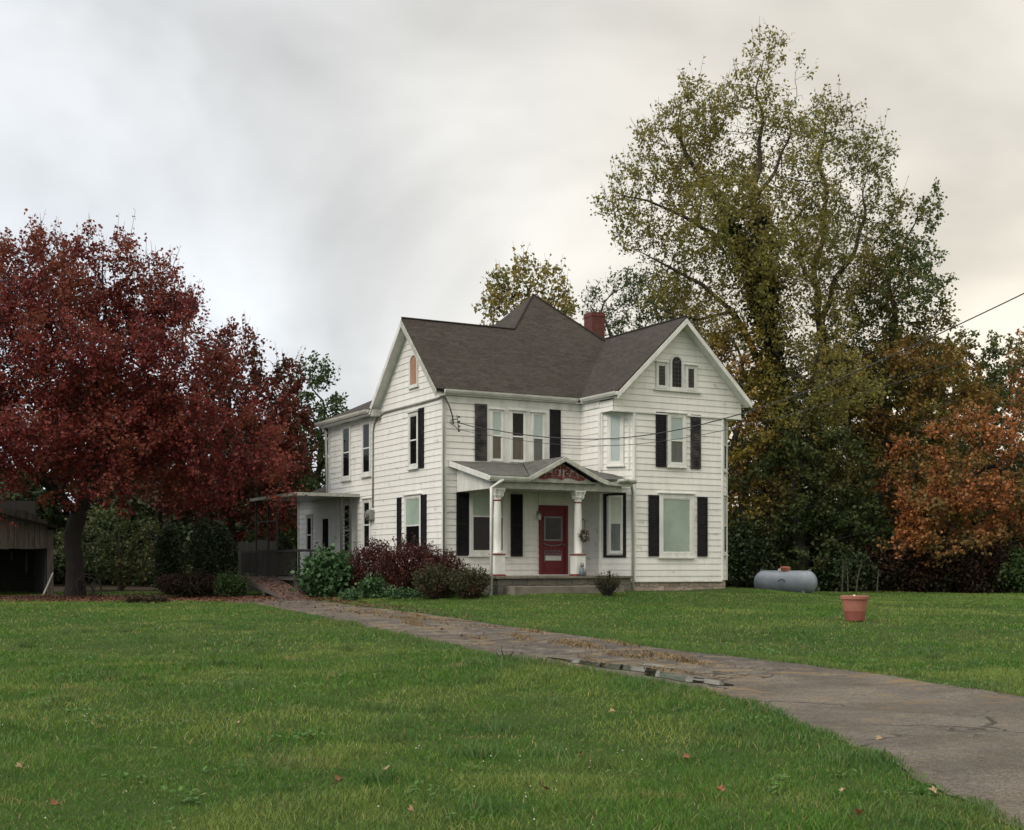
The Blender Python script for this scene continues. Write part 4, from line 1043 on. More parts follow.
# service head and insulators
q0 = W_front.pt(.02, W_front.z(398, 0), .08)
pipe([q0, W_front.pt(.14, W_front.z(407, .1), .12), W_front.pt(.25, W_front.z(417, .2), .10), W_front.pt(.3, W_front.z(424, .3), .05)], .02, 'service_cable', M['wire'])
mb = MB(); za = W_front.z(419, .4); zb2 = W_front.z(431, .5)
mb.tube([W_front.pt(.22, za-.05, .02), W_front.pt(.34, za-.02, .2)], .012, 6); mb.tube([W_front.pt(.34, za+.1, .2), W_front.pt(.40, zb2-.05, .22)], .012, 6); mb.tube([W_front.pt(.2, za-.1, .02), W_front.pt(.40, zb2, .22)], .012, 6)
for z in (za+.04, za-.1, za-.24, zb2-.02): mb.lathe(W_front.pt(.40, z-.03, .22), [(.015, 0), (.035, .01), (.035, .05), (.015, .06)], 8)
mb.build('wire_bracket', M['wire'], house)

# ---- side canopy with posts, deck, ramp
mb = MB(); mb.box(-2.32, -.02, 6.45, 11.2, 3.03, 3.08)
can = mb.build('canopy', M['canopy'], house)
mb = MB(); mb.box(-2.34, -.02, 6.42, 6.449, 2.98, 3.09); mb.box(-2.35, -2.321, 6.42, 11.2, 2.98, 3.085); mb.build('fascia', M['trimgrey'], can)
mb = MB(); zp = -.1
for (x, y) in ((-2.2, 10.9), (-1.75, 10.9), (-2.2, 8.6)): mb.box(x-.03, x+.03, y-.03, y+.03, .2, 3.015)
mb.box(-2.23, -2.17, 8.6, 10.9, 2.2, 2.24)
mb.build('canopy_post', M['rail'], can)
mb = MB(); 
for (x, y) in ((-.62, 6.6), (-.30, 6.6)): mb.box(x-.035, x+.035, y-.035, y+.035, .2, 3.015)
for k in range(9): 
    z = .5+k*.27; mb.tube([(-.62, 6.6, z), (-.30, 6.6, z+.2)], .012, 4); mb.tube([(-.30, 6.6, z), (-.62, 6.6, z+.2)], .012, 4)
mb.build('canopy_post', M['greydark'], can)
mb = MB(); mb.box(-2.35, -.03, 6.4, 12.4, .18, .26)
for (x, y) in ((-2.25, 6.5), (-2.25, 9.3), (-2.25, 12.2), (-1.1, 6.5)): mb.box(x-.06, x+.06, y-.06, y+.06, -.6, .18)
deck = mb.build('side_deck', M['wood'], house)
mb = MB()
mb.box(-2.32, -2.26, 6.42, 12.35, 1.12, 1.20); mb.box(-2.32, -2.26, 6.42, 12.35, .34, .39); mb.box(-2.259, -1.3, 6.42, 6.48, 1.12, 1.20)
for k in range(40): y = 6.5+k*.15; mb.box(-2.30, -2.275, y, y+.025, .39, 1.12)
for k in range(3): x = -2.2+k*.4; mb.box(x, x+.06, 6.43, 6.47, .26, 1.12)
mb.build('railing', M['rail'], deck)

# ------------------------------------------------------------------ things on and round the house
def hl(x, y, z=0.0):  # house-local to world
    return (HX0+x*CA-y*SA, D0+x*SA+y*CA, HZ0+z)
# hanging flower basket on the right porch column
o = empty('hanging_wreath', hl(3.37, -2.36, 1.40), ANG, 'small dried wreath hooked on the right-hand porch column', 'wreath')
mb = MB(); mb.tube([(-.02, .0, .62), (-.02, -.06, .60), (.03, -.08, .56), (.0, -.07, .50)], .018, 6); mb.tube([(0, -.07, .50), (.02, -.06, .22)], .008, 4); mb.build('hook', M['iron'], o)
v = []; f = []
r_ = np.random.default_rng(5)
for k in range(220):
    t = r_.uniform(0, 2*np.pi); rr = .13; c_ = np.array([rr*np.cos(t)*.8, -.05+r_.normal(0, .03), .12+rr*np.sin(t)])+r_.normal(0, .03, 3)
    a_ = r_.normal(0, 1, 3); a_ /= np.linalg.norm(a_); b_ = np.cross(a_, r_.normal(0, 1, 3)); b_ /= np.linalg.norm(b_); s_ = .035; i = len(v)
    v += [c_-a_*s_, c_+b_*s_*.5, c_+a_*s_, c_-b_*s_*.5]; f.append((i, i+1, i+2, i+3))
M['dried'] = leafmat('dried_leaves', [(0.04, 0.035, 0.02), (0.09, 0.07, 0.03), (0.10, 0.05, 0.04)])
np_mesh('leaves', v, f, M['dried'], o)
# small blue-grey cat ornament against the pedestal
o = empty('cat_figure', hl(3.27, -2.46, porch_floor_z), ANG, 'small blue-grey cat ornament in front of the right-hand column base', 'ornament')
M['bluegrey'] = simple('blue_grey_glaze', (0.12, 0.15, 0.17), 0.4, 0.3, 8)
mb = MB(); mb.lathe((0, 0, 0), [(.05, 0), (.085, .03), (.08, .12), (.055, .22), (.035, .27)], 14); mb.build('body', M['bluegrey'], o, smooth=True)
mb = MB(); mb.lathe((0, 0, .25), [(.02, 0), (.055, .03), (.06, .06), (.04, .10), (.01, .115)], 14)
for s_ in (-1, 1): mb.tube([(s_*.035, 0, .33), (s_*.045, 0, .40)], [.022, .003], 5)
mb.build('head', M['bluegrey'], o); mb = MB(); mb.tube([(.05, .03, .03), (.10, .0, .05), (.11, -.03, .14), (.09, -.02, .2)], [.02, .018, .015, .01], 6); mb.build('tail', M['bluegrey'], o)

# service wires to a pole beyond the frame on the right
def wire(p0, mids, d1, r, label):
    """cable from the bracket, sagging, out to the right"""
    pts = []
    pxs = np.array([p0[0]]+[m_[0] for m_ in mids]); pys = np.array([p0[1]]+[m_[1] for m_ in mids])
    for px in np.linspace(pxs[0], pxs[-1], 46):
        py = np.interp(px, pxs, pys); pts.append([px, py])
    pts = np.array(pts); ker = np.ones(5)/5
    for _ in range(3): pts[2:-2, 1] = np.convolve(pts[:, 1], ker, mode='valid')
    # plan line from the house towards the pole
    A = np.array(P(p0[0], p0[1], d0w)); B_ = np.array(P(pxs[-1], pys[-1], d1)); W3 = []
    for px, py in pts:
        r_ = (px-CX)/F; t = (A[0]-r_*A[1])/(r_*(B_[1]-A[1])-(B_[0]-A[0])); d = A[1]+t*(B_[1]-A[1]); W3.append(P(px, py, d))
    mb = MB(); mb.tube(W3, r, 5); o = mb.build('overhead_wire', M['wire']); tag(o, label, 'wire'); return W3
d0w = 38.0
WA = wire((457.5, 422.5), [(480, 428.5), (510, 434.5), (540, 438.5), (580, 441.5), (610, 441.5), (640, 438.5), (680, 431.5), (725, 419.5), (780, 403), (840, 380), (900, 352.5), (960, 324), (1024, 294), (1100, 256), (1250, 176)], 24.0, .014, 'thicker upper cable sagging across the house front and rising to the right')
WB = wire((458.5, 429.5), [(480, 434), (510, 440.5), (540, 444.5), (580, 448), (610, 448.2), (640, 446), (680, 440), (725, 431), (780, 418), (840, 401), (900, 381.5), (960, 362), (1024, 341), (1100, 316), (1250, 266)], 24.5, .008, 'thin lower wire sagging beneath the thicker cable')

# fallen service cable at the house corner etc. belongs to the house; ramp
o = empty('access_ramp', P(270, 590, 41), 0, 'worn board ramp covered in fallen leaves leading up to the side deck', 'ramp')
t0 = P(243, 576.5, 45.5); t1 = P(276, 576.5, 45.0)
b0 = gp(289, 600.5); b1 = gp(313, 600.5)
tz = t0[2]
mb = MB(); nb_ = 26
B0, B1, T0, T1 = (np.array(q) for q in (b0, b1, t0, t1)); T1[2] = T0[2]; B0[2] += .03; B1[2] = B0[2]
org = np.array(o.location)
for k in range(nb_):
    u, v_ = k/nb_, (k+.93)/nb_
    q = [B0+(T0-B0)*u, B1+(T1-B1)*u, B1+(T1-B1)*v_, B0+(T0-B0)*v_]; q = [x-org for x in q]
    i = len(mb.v); mb.v += [tuple(x) for x in q]+[tuple(x-np.array([0, 0, .04])) for x in q]
    for f_ in ((0, 1, 2, 3), (7, 6, 5, 4), (0, 4, 5, 1), (1, 5, 6, 2), (2, 6, 7, 3), (3, 7, 4, 0)): mb.f.append(tuple(i+j for j in f_)); mb.mi.append(0)
mb.build('ramp_boards', M['ramp'], o)
for (p, q) in ((B0, T0), (B1, T1)):
    mb = MB(); pp, qq = p-org, q-org; s_ = np.array([.03, 0, 0]); z_ = np.array([0, 0, -.042]); h_ = np.array([0, 0, -.14])
    c8 = [pp-s_+z_, pp+s_+z_, qq+s_+z_, qq-s_+z_, pp-s_+h_*.4+z_, pp+s_+h_*.4+z_, qq+s_+h_+z_, qq-s_+h_+z_]; mb.v += [tuple(c) for c in c8]
    for f_ in ((0, 1, 2, 3), (7, 6, 5, 4), (0, 4, 5, 1), (1, 5, 6, 2), (2, 6, 7, 3), (3, 7, 4, 0)): mb.f.append(f_); mb.mi.append(0)
    mb.build('side_rail', M['wood'], o)
for q in (T0, T1, (T0+B0)/2, (T1+B1)/2):
    g_ = gz(q[0], q[1]); mb = MB(); a_ = q-org; mb.box(a_[0]-.04, a_[0]+.04, a_[1]-.04, a_[1]+.04, g_-org[2]-.05, a_[2]-.05); mb.build('post', M['wood'], o)
# grey board fence behind the deck
o = empty('board_fence', P(258, 585, 50), 0, 'weathered grey vertical-board fence panel behind the side deck', 'fence')
fx0, _, fz1 = P(238, 541, 50); fx1 = P(277, 541, 50)[0]; ox, oy, oz = o.location
mb = MB(); x = fx0; r_ = random.Random(3)
while x < fx1:
    w_ = .14; zt_ = fz1+r_.uniform(-.06, .06); mb.box(x-ox, x+w_-.012-ox, -.012+r_.uniform(-.005, .005), .012, .2-oz, zt_-oz); x += w_
mb.build('boards', M['woodgrey'], o)
for z in (.9, 2.0):
    mb = MB(); mb.box(fx0-ox, fx1-ox, .013, .06, z-oz, z+.09-oz); mb.build('rail', M['woodgrey'], o)
for x in (fx0+.1, fx1-.2):
    mb = MB(); mb.box(x-ox, x+.1-ox, .061, .16, gz(x, 50)-.2-oz, fz1-oz); mb.build('post', M['woodgrey'], o)

# propane tank
TD = 46.5
t_c = P(785.5, 580.5, TD); o = empty('propane_tank', (t_c[0], TD, gz(t_c[0], TD)), R(-14), 'grey horizontal propane tank with rusty red dome on the lawn edge', 'propane tank')
R_ = .43; Lh = .76; zc = .44
tw = R(0)
mb = MB(); n = 32; prof = []
for k in range(11):
    t = math.pi/2*k/10; prof.append((R_*math.sin(t), -Lh-R_*.85*math.cos(t)))
prof += [(R_, -Lh*.33), (R_, Lh*.33)]
for k in range(11):
    t = math.pi/2*(1-k/10); prof.append((R_*math.sin(t), Lh+R_*.85*math.cos(t)))
mb2 = MB(); mb2.lathe((0, 0, 0), [(max(r_2, .002), x_) for r_2, x_ in prof], n)
mb2.v = [(z_, y_, -x_+zc) for (x_, y_, z_) in mb2.v]; mb2.build('shell', M['metal'], o, smooth=True)
for x in (-Lh, Lh, -.02):
    mb = MB(); mb.lathe((0, 0, x-.012), [(R_+.001, 0), (R_+.006, .006), (R_+.006, .018), (R_+.001, .024)], 32); mb.v = [(z_, y_, -x_+zc) for (x_, y_, z_) in mb.v]; mb.build('weld_seam', M['metal'], o)
for x in (-.62, .62):
    mb = MB(); mb.box(x-.05, x+.05, -.3, .3, 0, .16); mb.build('leg', M['metal'], o)
mb = MB(); mb.lathe((-.02, 0, zc+R_-.03), [(.19, 0), (.19, .13), (.16, .17), (.05, .185)], 18); d_ = mb.build('dome', M['orange'], o)
mb = MB(); mb.box(-.26, -.16, -.22, -.12, zc+R_-.05, zc+R_+.07); mb.build('gauge', M['trim'], o)
for x in (-.85, .85):
    mb = MB(); mb.tube([(x-.04, 0, zc+R_-.04), (x-.03, 0, zc+R_+.04), (x+.03, 0, zc+R_+.04), (x+.04, 0, zc+R_-.04)], .012, 6); mb.build('lifting_lug', M['metal'], o)
mb = MB(); mb.tube([(-.28, -R_+.02, zc-.02), (-.22, -R_-.005, zc+.08), (-.12, -R_-.01, zc+.12), (-.02, -R_-.005, zc+.08), (.02, -R_+.02, zc-.02)], .014, 5); mb.build('hose', M['iron'], o)

# flower pot
pc = gp(857.5, 622); sc = pc[1]/F
o = empty('flower_pot', (pc[0], pc[1]+.2, gz(pc[0], pc[1]+.2)), 0, 'large terracotta planter standing alone on the right-hand lawn', 'planter')
h_ = 25.5*sc; rt = 14*sc; rb = 9.2*sc
mb = MB(); mb.lathe((0, 0, 0), [(rb, 0.004), (rb*1.04, .02), (rb+(rt-rb)*.38, h_*.40)], 48); mb.build('base', M['terradark'], o)
mb = MB(); mb.lathe((0, 0, 0), [(rb+(rt-rb)*.385, h_*.401), (rb+(rt-rb)*.72, h_*.85), (rt*.93, h_*.855)], 48); mb.build('body', M['terracotta'], o)
mb = MB(); mb.lathe((0, 0, 0), [(rt*.93, h_*.856), (rt, h_*.865), (rt*1.02, h_*.99), (rt*.96, h_), (rt*.88, h_*.99), (rt*.86, h_*.90)], 32); mb.build('rim', M['terracotta'], o, smooth=False)
mb = MB(); mb.lathe((0, 0, 0), [(rt*.86, h_*.90), (.01, h_*.93)], 24); mb.build('soil', M['soil'], o)
mb = MB(); mb.lathe((-.01, 0, h_*.92), [(.010, 0), (.025, .02), (.025, .045), (.010, .06)], 8); mb.build('pale_stub', M['trim'], o)

# open-fronted barn at the left edge
BD = 45.5
o = empty('open_shed', (P(50, 594, BD)[0], BD, gz(-17, BD)), R(24), 'old open-fronted shed of weathered boards at the left edge beneath the red tree', 'shed')
ox, oy, oz = o.location
def bx(px, py, d=BD): q = P(px, py, d); return q[0]-ox, q[2]-oz
mb = MB(); r_ = random.Random(9)
xL, _ = bx(-150, 0); xR, _ = bx(47.5, 0); _, zlo = bx(0, 549); 
x = xL
while x < xR:
    pxx = (x+ox)/BD*F+CX
    pt = 530 if pxx < 45 else 534
    pt = 512-(30-pxx)*.12 if pxx < 30 else 514+(pxx-30)*.5
    pt = max(pt, 495)
    zt_ = bx(0, pt)[1]; w_ = r_.uniform(.15, .19)
    mb.box(x, min(x+w_-.012, xR), -.02+r_.uniform(-.006, .006), 0, zlo+r_.uniform(-.02, .02), zt_); x += w_
mb.build('gable_boards', M['shedwood'], o)
for pxx in (50.5, -60, -150):
    x, _ = bx(pxx, 0); mb = MB(); mb.box(x-.10, x+.10, .0, .18, -.1, bx(0, 530)[1]); mb.build('post', M['shedwood'], o)
for (pxx, a_, b_) in ((18.5, 551, 560), (33, 551, 573)):
    x, _ = bx(pxx, 0); mb = MB(); mb.box(x-.04, x+.04, 3.0, 3.06, bx(0, b_)[1], bx(0, a_)[1]); mb.build('board', M['wood'], o)
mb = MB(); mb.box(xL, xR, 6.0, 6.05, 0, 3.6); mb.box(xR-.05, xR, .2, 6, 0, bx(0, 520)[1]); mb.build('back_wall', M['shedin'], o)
mb = MB()
xa_, za_ = bx(24, 504); xb_, zb_ = bx(56, 519.5); xm_ = bx(-90, 0)[0]; zm_ = bx(0, 492)[1]
i = len(mb.v)
for y in (-.35, 6.4): mb.v += [(xm_, y, zm_+.02), (xb_, y, zb_-.25), (xb_, y, zb_-.32), (xm_, y, zm_-.06)]
for q in ((0,1,2,3),(7,6,5,4),(0,4,5,1),(1,5,6,2),(2,6,7,3),(3,7,4,0)): mb.f.append(tuple(i+k for k in q)); mb.mi.append(0)
i = len(mb.v); xl_ = bx(-260, 0)[0]
for y in (-.35, 6.4): mb.v += [(xl_, y, zb_), (xm_, y, zm_+.02), (xm_, y, zm_-.06), (xl_, y, zb_-.08)]
for q in ((0,1,2,3),(7,6,5,4),(0,4,5,1),(1,5,6,2),(2,6,7,3),(3,7,4,0)): mb.f.append(tuple(i+k for k in q)); mb.mi.append(0)
mb.build('roof', M['roof'], o)
# white board leaning on the shed post
pb = P(43, 594, BD-.6); mb = MB(); g_ = gz(pb[0], BD-.6)
mb.tube([(0, 0, 0), (.17, .5, .78)], .035, 4); b_ = mb.build('leaning_board', M['trimgrey'], loc=(pb[0], BD-.6, g_-.01)); tag(b_, 'short pale board leaning against the shed corner post', 'board')
# old iron hay rake with big hooped wheel beneath the red tree
hx_, hy_, _ = P(86, 592, 42.5); hz_ = gz(hx_, hy_)
o = empty('hay_rake', (hx_, hy_, hz_), R(8), 'rusty old hoop-wheeled hay rake standing beneath the red tree', 'farm implement')
def ring(c, r, yaw, a0=0, a1=2*math.pi, n=28): return [(c[0]+r*math.cos(a0+(a1-a0)*k/n)*math.cos(yaw), c[1]+r*math.cos(a0+(a1-a0)*k/n)*math.sin(yaw), c[2]+r*math.sin(a0+(a1-a0)*k/n)) for k in range(n+1)]
for s_, c_ in ((1, (-.15, .35, .38)), (-1, (.15, -.35, .38))):
    mb = MB(); mb.tube(ring(c_, .38, .3), .018, 5); wh = mb.build('wheel', M['iron'], o)
    mb = MB()
    for k in range(8): t = math.pi*k/4; mb.tube([c_, (c_[0]+.37*math.cos(t)*math.cos(.3), c_[1]+.37*math.cos(t)*math.sin(.3), c_[2]+.37*math.sin(t))], .008, 4)
    mb.build('spokes', M['iron'], wh)
mb = MB(); mb.tube([(-.15, .35, .38), (.15, -.35, .38)], .025, 6); mb.tube([(-.5, -.1, .1), (-.35, -.1, .5), (0, -.1, .66), (.35, -.1, .58), (.52, -.1, .3), (.5, -.1, .05)], .022, 5); mb.build('frame', M['iron'], o)
for k in range(6):
    x = -.4+k*.1; mb = MB(); mb.tube([(x*.4, .3-k*.12, .42), (x*.4+.25, .25-k*.12, .35), (x*.4+.33, .25-k*.12, .1), (x*.4+.2, .25-k*.12, .02)], .009, 4); mb.build('tine', M['iron'], o)

# ------------------------------------------------------------------ vegetation
def colonize(attr, nodes, parents, step, kill, infl, iters, rg, up=0.05, jit=0.08):
    pos = [np.array(p, float) for p in nodes]; par = list(parents)
    Pn = np.array(pos); A = attr.copy()
    d = np.linalg.norm(A[:, None]-Pn[None], axis=2); near = d.argmin(1); nd = d.min(1)
    kids = {}
    for it in range(iters):
        if len(A) == 0: break
        act = nd < infl
        if not act.any():
            act = nd < nd.min()*1.05+.01
        idx = near[act]; vec = A[act]-Pn[idx]; vec /= np.linalg.norm(vec, axis=1)[:, None]+1e-9
        bad = [k_ for k_ in np.unique(idx) if kids.get(int(k_), 0) >= 3]
        if bad:
            kp = ~np.isin(near, bad); A, near, nd = A[kp], near[kp], nd[kp]
            continue
        u, inv = np.unique(idx, return_inverse=True)
        for k_ in u: kids[int(k_)] = kids.get(int(k_), 0)+1
        s = np.zeros((len(u), 3)); np.add.at(s, inv, vec)
        s /= np.linalg.norm(s, axis=1)[:, None]+1e-9; s += rg.normal(0, jit, s.shape); s[:, 2] += up; s /= np.linalg.norm(s, axis=1)[:, None]+1e-9
        new = Pn[u]+s*step; base = len(Pn)
        Pn = np.vstack([Pn, new]); par += [int(k) for k in u]
        dn = np.linalg.norm(A[:, None]-new[None], axis=2); j = dn.argmin(1); m_ = dn.min(1)
        b_ = m_ < nd; near[b_] = j[b_]+base; nd[b_] = m_[b_]
        keep = nd > kill; A, near, nd = A[keep], near[keep], nd[keep]
        if len(Pn) > 9000: break
    return Pn, np.array(par)
def radii(par, tip=0.008, e=2.3, base_r=None):
    n = len(par); r = np.zeros(n); acc = np.zeros(n)
    for i in range(n-1, -1, -1):
        r[i] = tip if acc[i] == 0 else acc[i]**(1/e)
        if par[i] >= 0: acc[par[i]] += r[i]**e
    cnt = (r/tip)**e
    return np.maximum(tip, (base_r or r[0])*(cnt/cnt[0])**0.62)
def tubes_np(A, B, ra, rb, sides):
    n = len(A); d = B-A; ln = np.linalg.norm(d, axis=1)[:, None]+1e-9; d = d/ln
    ref = np.where(np.abs(d[:, 2:3]) > .9, np.array([[1., 0, 0]]), np.array([[0, 0, 1.]])); u = np.cross(d, ref); u /= np.linalg.norm(u, axis=1)[:, None]+1e-9; w_ = np.cross(d, u)
    t = 2*np.pi*np.arange(sides)/sides; c, s = np.cos(t), np.sin(t)
    ringv = u[:, None]*c[None, :, None]+w_[:, None]*s[None, :, None]
    v = np.concatenate([A[:, None]+ringv*ra[:, None, None], B[:, None]+ringv*rb[:, None, None]], 1).reshape(-1, 3)
    b0 = (np.arange(n)*2*sides)[:, None]; j = np.arange(sides); j2 = (j+1) % sides
    f = np.stack([b0+j, b0+j2, b0+j2+sides, b0+j+sides], 2).reshape(-1, 4); return v, f
def leaves_np(c, size, rg, droop=0.3, asp=0.62, fold=0.25):
    n = len(c); a = rg.normal(0, 1, (n, 3)); a[:, 2] -= droop; a /= np.linalg.norm(a, axis=1)[:, None]
    nrm = rg.normal(0, 1, (n, 3)); nrm[:, 2] += 1.0; b = np.cross(nrm, a); b /= np.linalg.norm(b, axis=1)[:, None]+1e-9; up = np.cross(a, b)
    s = (size*rg.uniform(.65, 1.3, n))[:, None]
    v = np.stack([c, c+a*s*.45+b*s*asp*.5+up*s*fold*.3, c+a*s, c+a*s*.5-b*s*asp*.5+up*s*fold*.3], 1).reshape(-1, 3)
    return v, (np.arange(n)*4)[:, None]+np.arange(4)
def lobes_pts(lobes, D, n, rg, zscale=1.0):
    """lobes: (px, py, rx_px, ry_px, depth offset m); spread by volume, shell-weighted"""
    L_ = []; 
    for l in lobes:
        px, py, rx = l[0], l[1], l[2]; ry = l[3] if len(l) > 3 else rx; dy = l[4] if len(l) > 4 else 0
        c = np.array(P(px, py, D)); c[1] += dy; L_.append((c, rx/F*D, ry/F*D, l[5] if len(l) > 5 else 1.0))
    vol = np.array([a*a*b*wt for _, a, b, wt in L_]); cnt = np.maximum((vol/vol.sum()*n).astype(int), 3); out = []
    for (c, a, b, _), k in zip(L_, cnt):
        q = rg.normal(0, 1, (k, 3)); q /= np.linalg.norm(q, axis=1)[:, None]; q *= (rg.random(k)**(1/2.6))[:, None]
        out.append(c+q*np.array([a, a*.9, b]))
    return np.vstack(out)
def path_nodes(paths, D, step):
    """paths: list of (parent path index or -1, [(px,py,dy)...]) -> nodes and parents"""
    nodes, par, ends = [], [], []
    for (pi, pts) in paths:
        W_ = []
        for p in pts:
            q = np.array(P(p[0], p[1], D)); q[1] += p[2] if len(p) > 2 else 0; W_.append(q)
        if pi >= 0:
            d = [np.linalg.norm(np.array(nodes[k])-W_[0]) for k in ends[pi]]; last = ends[pi][int(np.argmin(d))]
        else: last = -1
        mine = []
        for a, b in zip(W_[:-1], W_[1:]):
            m_ = max(1, int(np.linalg.norm(b-a)/step))
            for k in range(m_):
                if not mine and pi >= 0 and k == 0: continue
                nodes.append(a+(b-a)*k/m_); par.append(last); last = len(nodes)-1; mine.append(last)
        nodes.append(W_[-1]); par.append(last); last = len(nodes)-1; mine.append(last); ends.append(mine)
    return nodes, par, ends
def tree(name, label, D, paths, lobes, seed, mat, n_attr=900, step=.4, kill=.55, infl=3.0, base_r=.3, leaf=.13, per=10, spread=.28, twig=.45, tw_n=3, tup=.25, bark='bark', group=None, tip=.009, thr=.03, cat='tree', ivy=None, keep=None, up=.05, droop=.3, asp=.62, crown='crown', extra=None, gaps=0.0, shoots=0):
    rg = np.random.default_rng(seed); nodes, par, ends = path_nodes(paths, D, step)
    sw = np.random.default_rng(seed+1000); ph = sw.uniform(0, 6.28, 6)
    for i_, q_ in enumerate(nodes):
        hgt = q_[2]-nodes[0][2]; am_ = min(1, hgt/3)*.16
        nodes[i_] = q_+np.array([math.sin(hgt*1.1+q_[0]*.9+ph[0])+.6*math.sin(hgt*2.7+q_[0]*1.7+ph[1]), math.sin(hgt*.9+q_[0]*.5+ph[2]), 0])*am_
    base = np.array(nodes[0]); g_ = gz(base[0], base[1]); org = np.array([base[0], base[1], g_])
    A = lobes_pts(lobes, D, n_attr, rg); A = A[A[:, 2] > g_+.3]
    Pn, pr = colonize(A, nodes, par, step, kill, infl, 160, rg, up)
    r = radii(pr, tip, 2.2, base_r)
    # main limbs keep a believable girth
    root = empty(name, tuple(org), 0, label, cat, group)
    Q = Pn-org; m_ = pr >= 0; ch = np.where(m_)[0]; pa = pr[ch]
    big = np.full(len(Pn), -1); order = ch[np.argsort(r[ch], kind='stable')]; big[pr[order]] = order
    ra = np.where(big[pa] == ch, r[pa], np.minimum(r[pa], r[ch]*1.35))
    # flare at the foot
    fl = 1+.4*np.exp(-np.maximum(Q[:, 2], 0)/.45); thick = r > .05
    V = []; F_ = []; off = 0
    for sel, sides in ((r[ch] > .07, 9), ((r[ch] <= .07) & (r[ch] > .022), 5), (r[ch] <= .022, 3)):
        if not sel.any(): continue
        a, b = pa[sel], ch[sel]
        fa = np.where(r[a] > .05, fl[a], 1); fb = np.where(r[b] > .05, fl[b], 1)
        v, f = tubes_np(Q[a], Q[b]+(Q[b]-Q[a])*.06, ra[sel]*fa, r[b]*fb, sides); V.append(v); F_.append(f+off); off += len(v)
    tips = np.where(r < thr)[0]
    if keep is not None: tips = tips[keep(Pn[tips], rg)]
    if gaps:
        q_ = Pn[tips]; ph_ = rg.uniform(0, 6.28, 6)
        nz = (np.sin(q_[:, 0]*2.1+1.3*np.sin(q_[:, 2]*1.3+ph_[0])+ph_[1])+np.sin(q_[:, 2]*2.5+1.2*np.sin(q_[:, 0]*1.1+ph_[2])+ph_[3])+np.sin(q_[:, 1]*1.9+ph_[4]+q_[:, 2]*.7))/3
        tips = tips[nz+rg.normal(0, .18, len(tips)) > -1+2*gaps*.75]
    ti = np.repeat(tips, tw_n); k = len(ti); o_dir = Q[ti]-Q[np.maximum(pr[ti], 0)]; o_dir /= np.linalg.norm(o_dir, axis=1)[:, None]+1e-9
    dr = o_dir*.7+rg.normal(0, .6, (k, 3)); dr[:, 2] += tup; dr /= np.linalg.norm(dr, axis=1)[:, None]; ln = twig*rg.uniform(.4, 1.2, k)
    E = Q[ti]+dr*ln[:, None]
    v, f = tubes_np(Q[ti], E, np.full(k, tip*.8), np.full(k, tip*.35), 3); V.append(v); F_.append(f+off)
    off += len(v)
    if shoots:
        zt_ = Q[tips][:, 2]; rad_ = np.hypot(Q[tips][:, 0], Q[tips][:, 1]); sc_ = zt_/zt_.max()+.35*rad_/rad_.max(); cand = tips[np.argsort(-sc_)[:max(shoots, len(tips)//5)]]; si = rg.choice(cand, shoots)
        a_ = Q[si]; d_ = np.stack([rg.normal(0, .22, shoots)+a_[:, 0]*.05, rg.normal(0, .22, shoots), np.ones(shoots)], 1); d_ /= np.linalg.norm(d_, axis=1)[:, None]; sl_ = rg.uniform(.5, 1.25, shoots)[:, None]
        v, f = tubes_np(a_, a_+d_*sl_, np.full(shoots, .011), np.full(shoots, .004), 3); V.append(v); F_.append(f+off)
        k_ = np.repeat(np.arange(shoots), 5); sh_leaf = a_[k_]+d_[k_]*sl_[k_]*rg.uniform(.1, .95, (len(k_), 1))+rg.normal(0, .03, (len(k_), 3))
    np_mesh('trunk', np.vstack(V), np.vstack(F_), M[bark], root, smooth=True)
    li = np.repeat(np.arange(k), per); t = rg.uniform(.15, 1.05, len(li)); C = Q[ti][li]+(E-Q[ti])[li]*t[:, None]+rg.normal(0, spread*.35, (len(li), 3))
    # some twigs are bare
    bare = rg.random(k) < .18; C = C[~bare[li]]
    if shoots: C = np.vstack([C, sh_leaf])
    if extra is not None: C = np.vstack([C, extra-org])
    v, f = leaves_np(C, leaf, rg, droop, asp); np_mesh(crown, v, f, mat, root)
    if ivy:
        sel = [k_ for e in ivy['paths'] for k_ in ends[e]]; sel = [k_ for k_ in sel if ivy['z0'] < Pn[k_][2] < ivy['z1']]
        c = Q[np.repeat(sel, ivy['n'])]; rr = np.minimum(r[np.repeat(sel, ivy['n'])], .6)
        q = rg.normal(0, 1, c.shape); q /= np.linalg.norm(q, axis=1)[:, None]; C = c+q*(rr[:, None]*.8+np.abs(rg.normal(0, ivy['w'], (len(c), 1)))); C[:, 2] += rg.uniform(-step/2, step/2, len(c))
        v, f = leaves_np(C, ivy['leaf'], rg, .5, .8); np_mesh('ivy', v, f, M['ivy'], root)
    return root
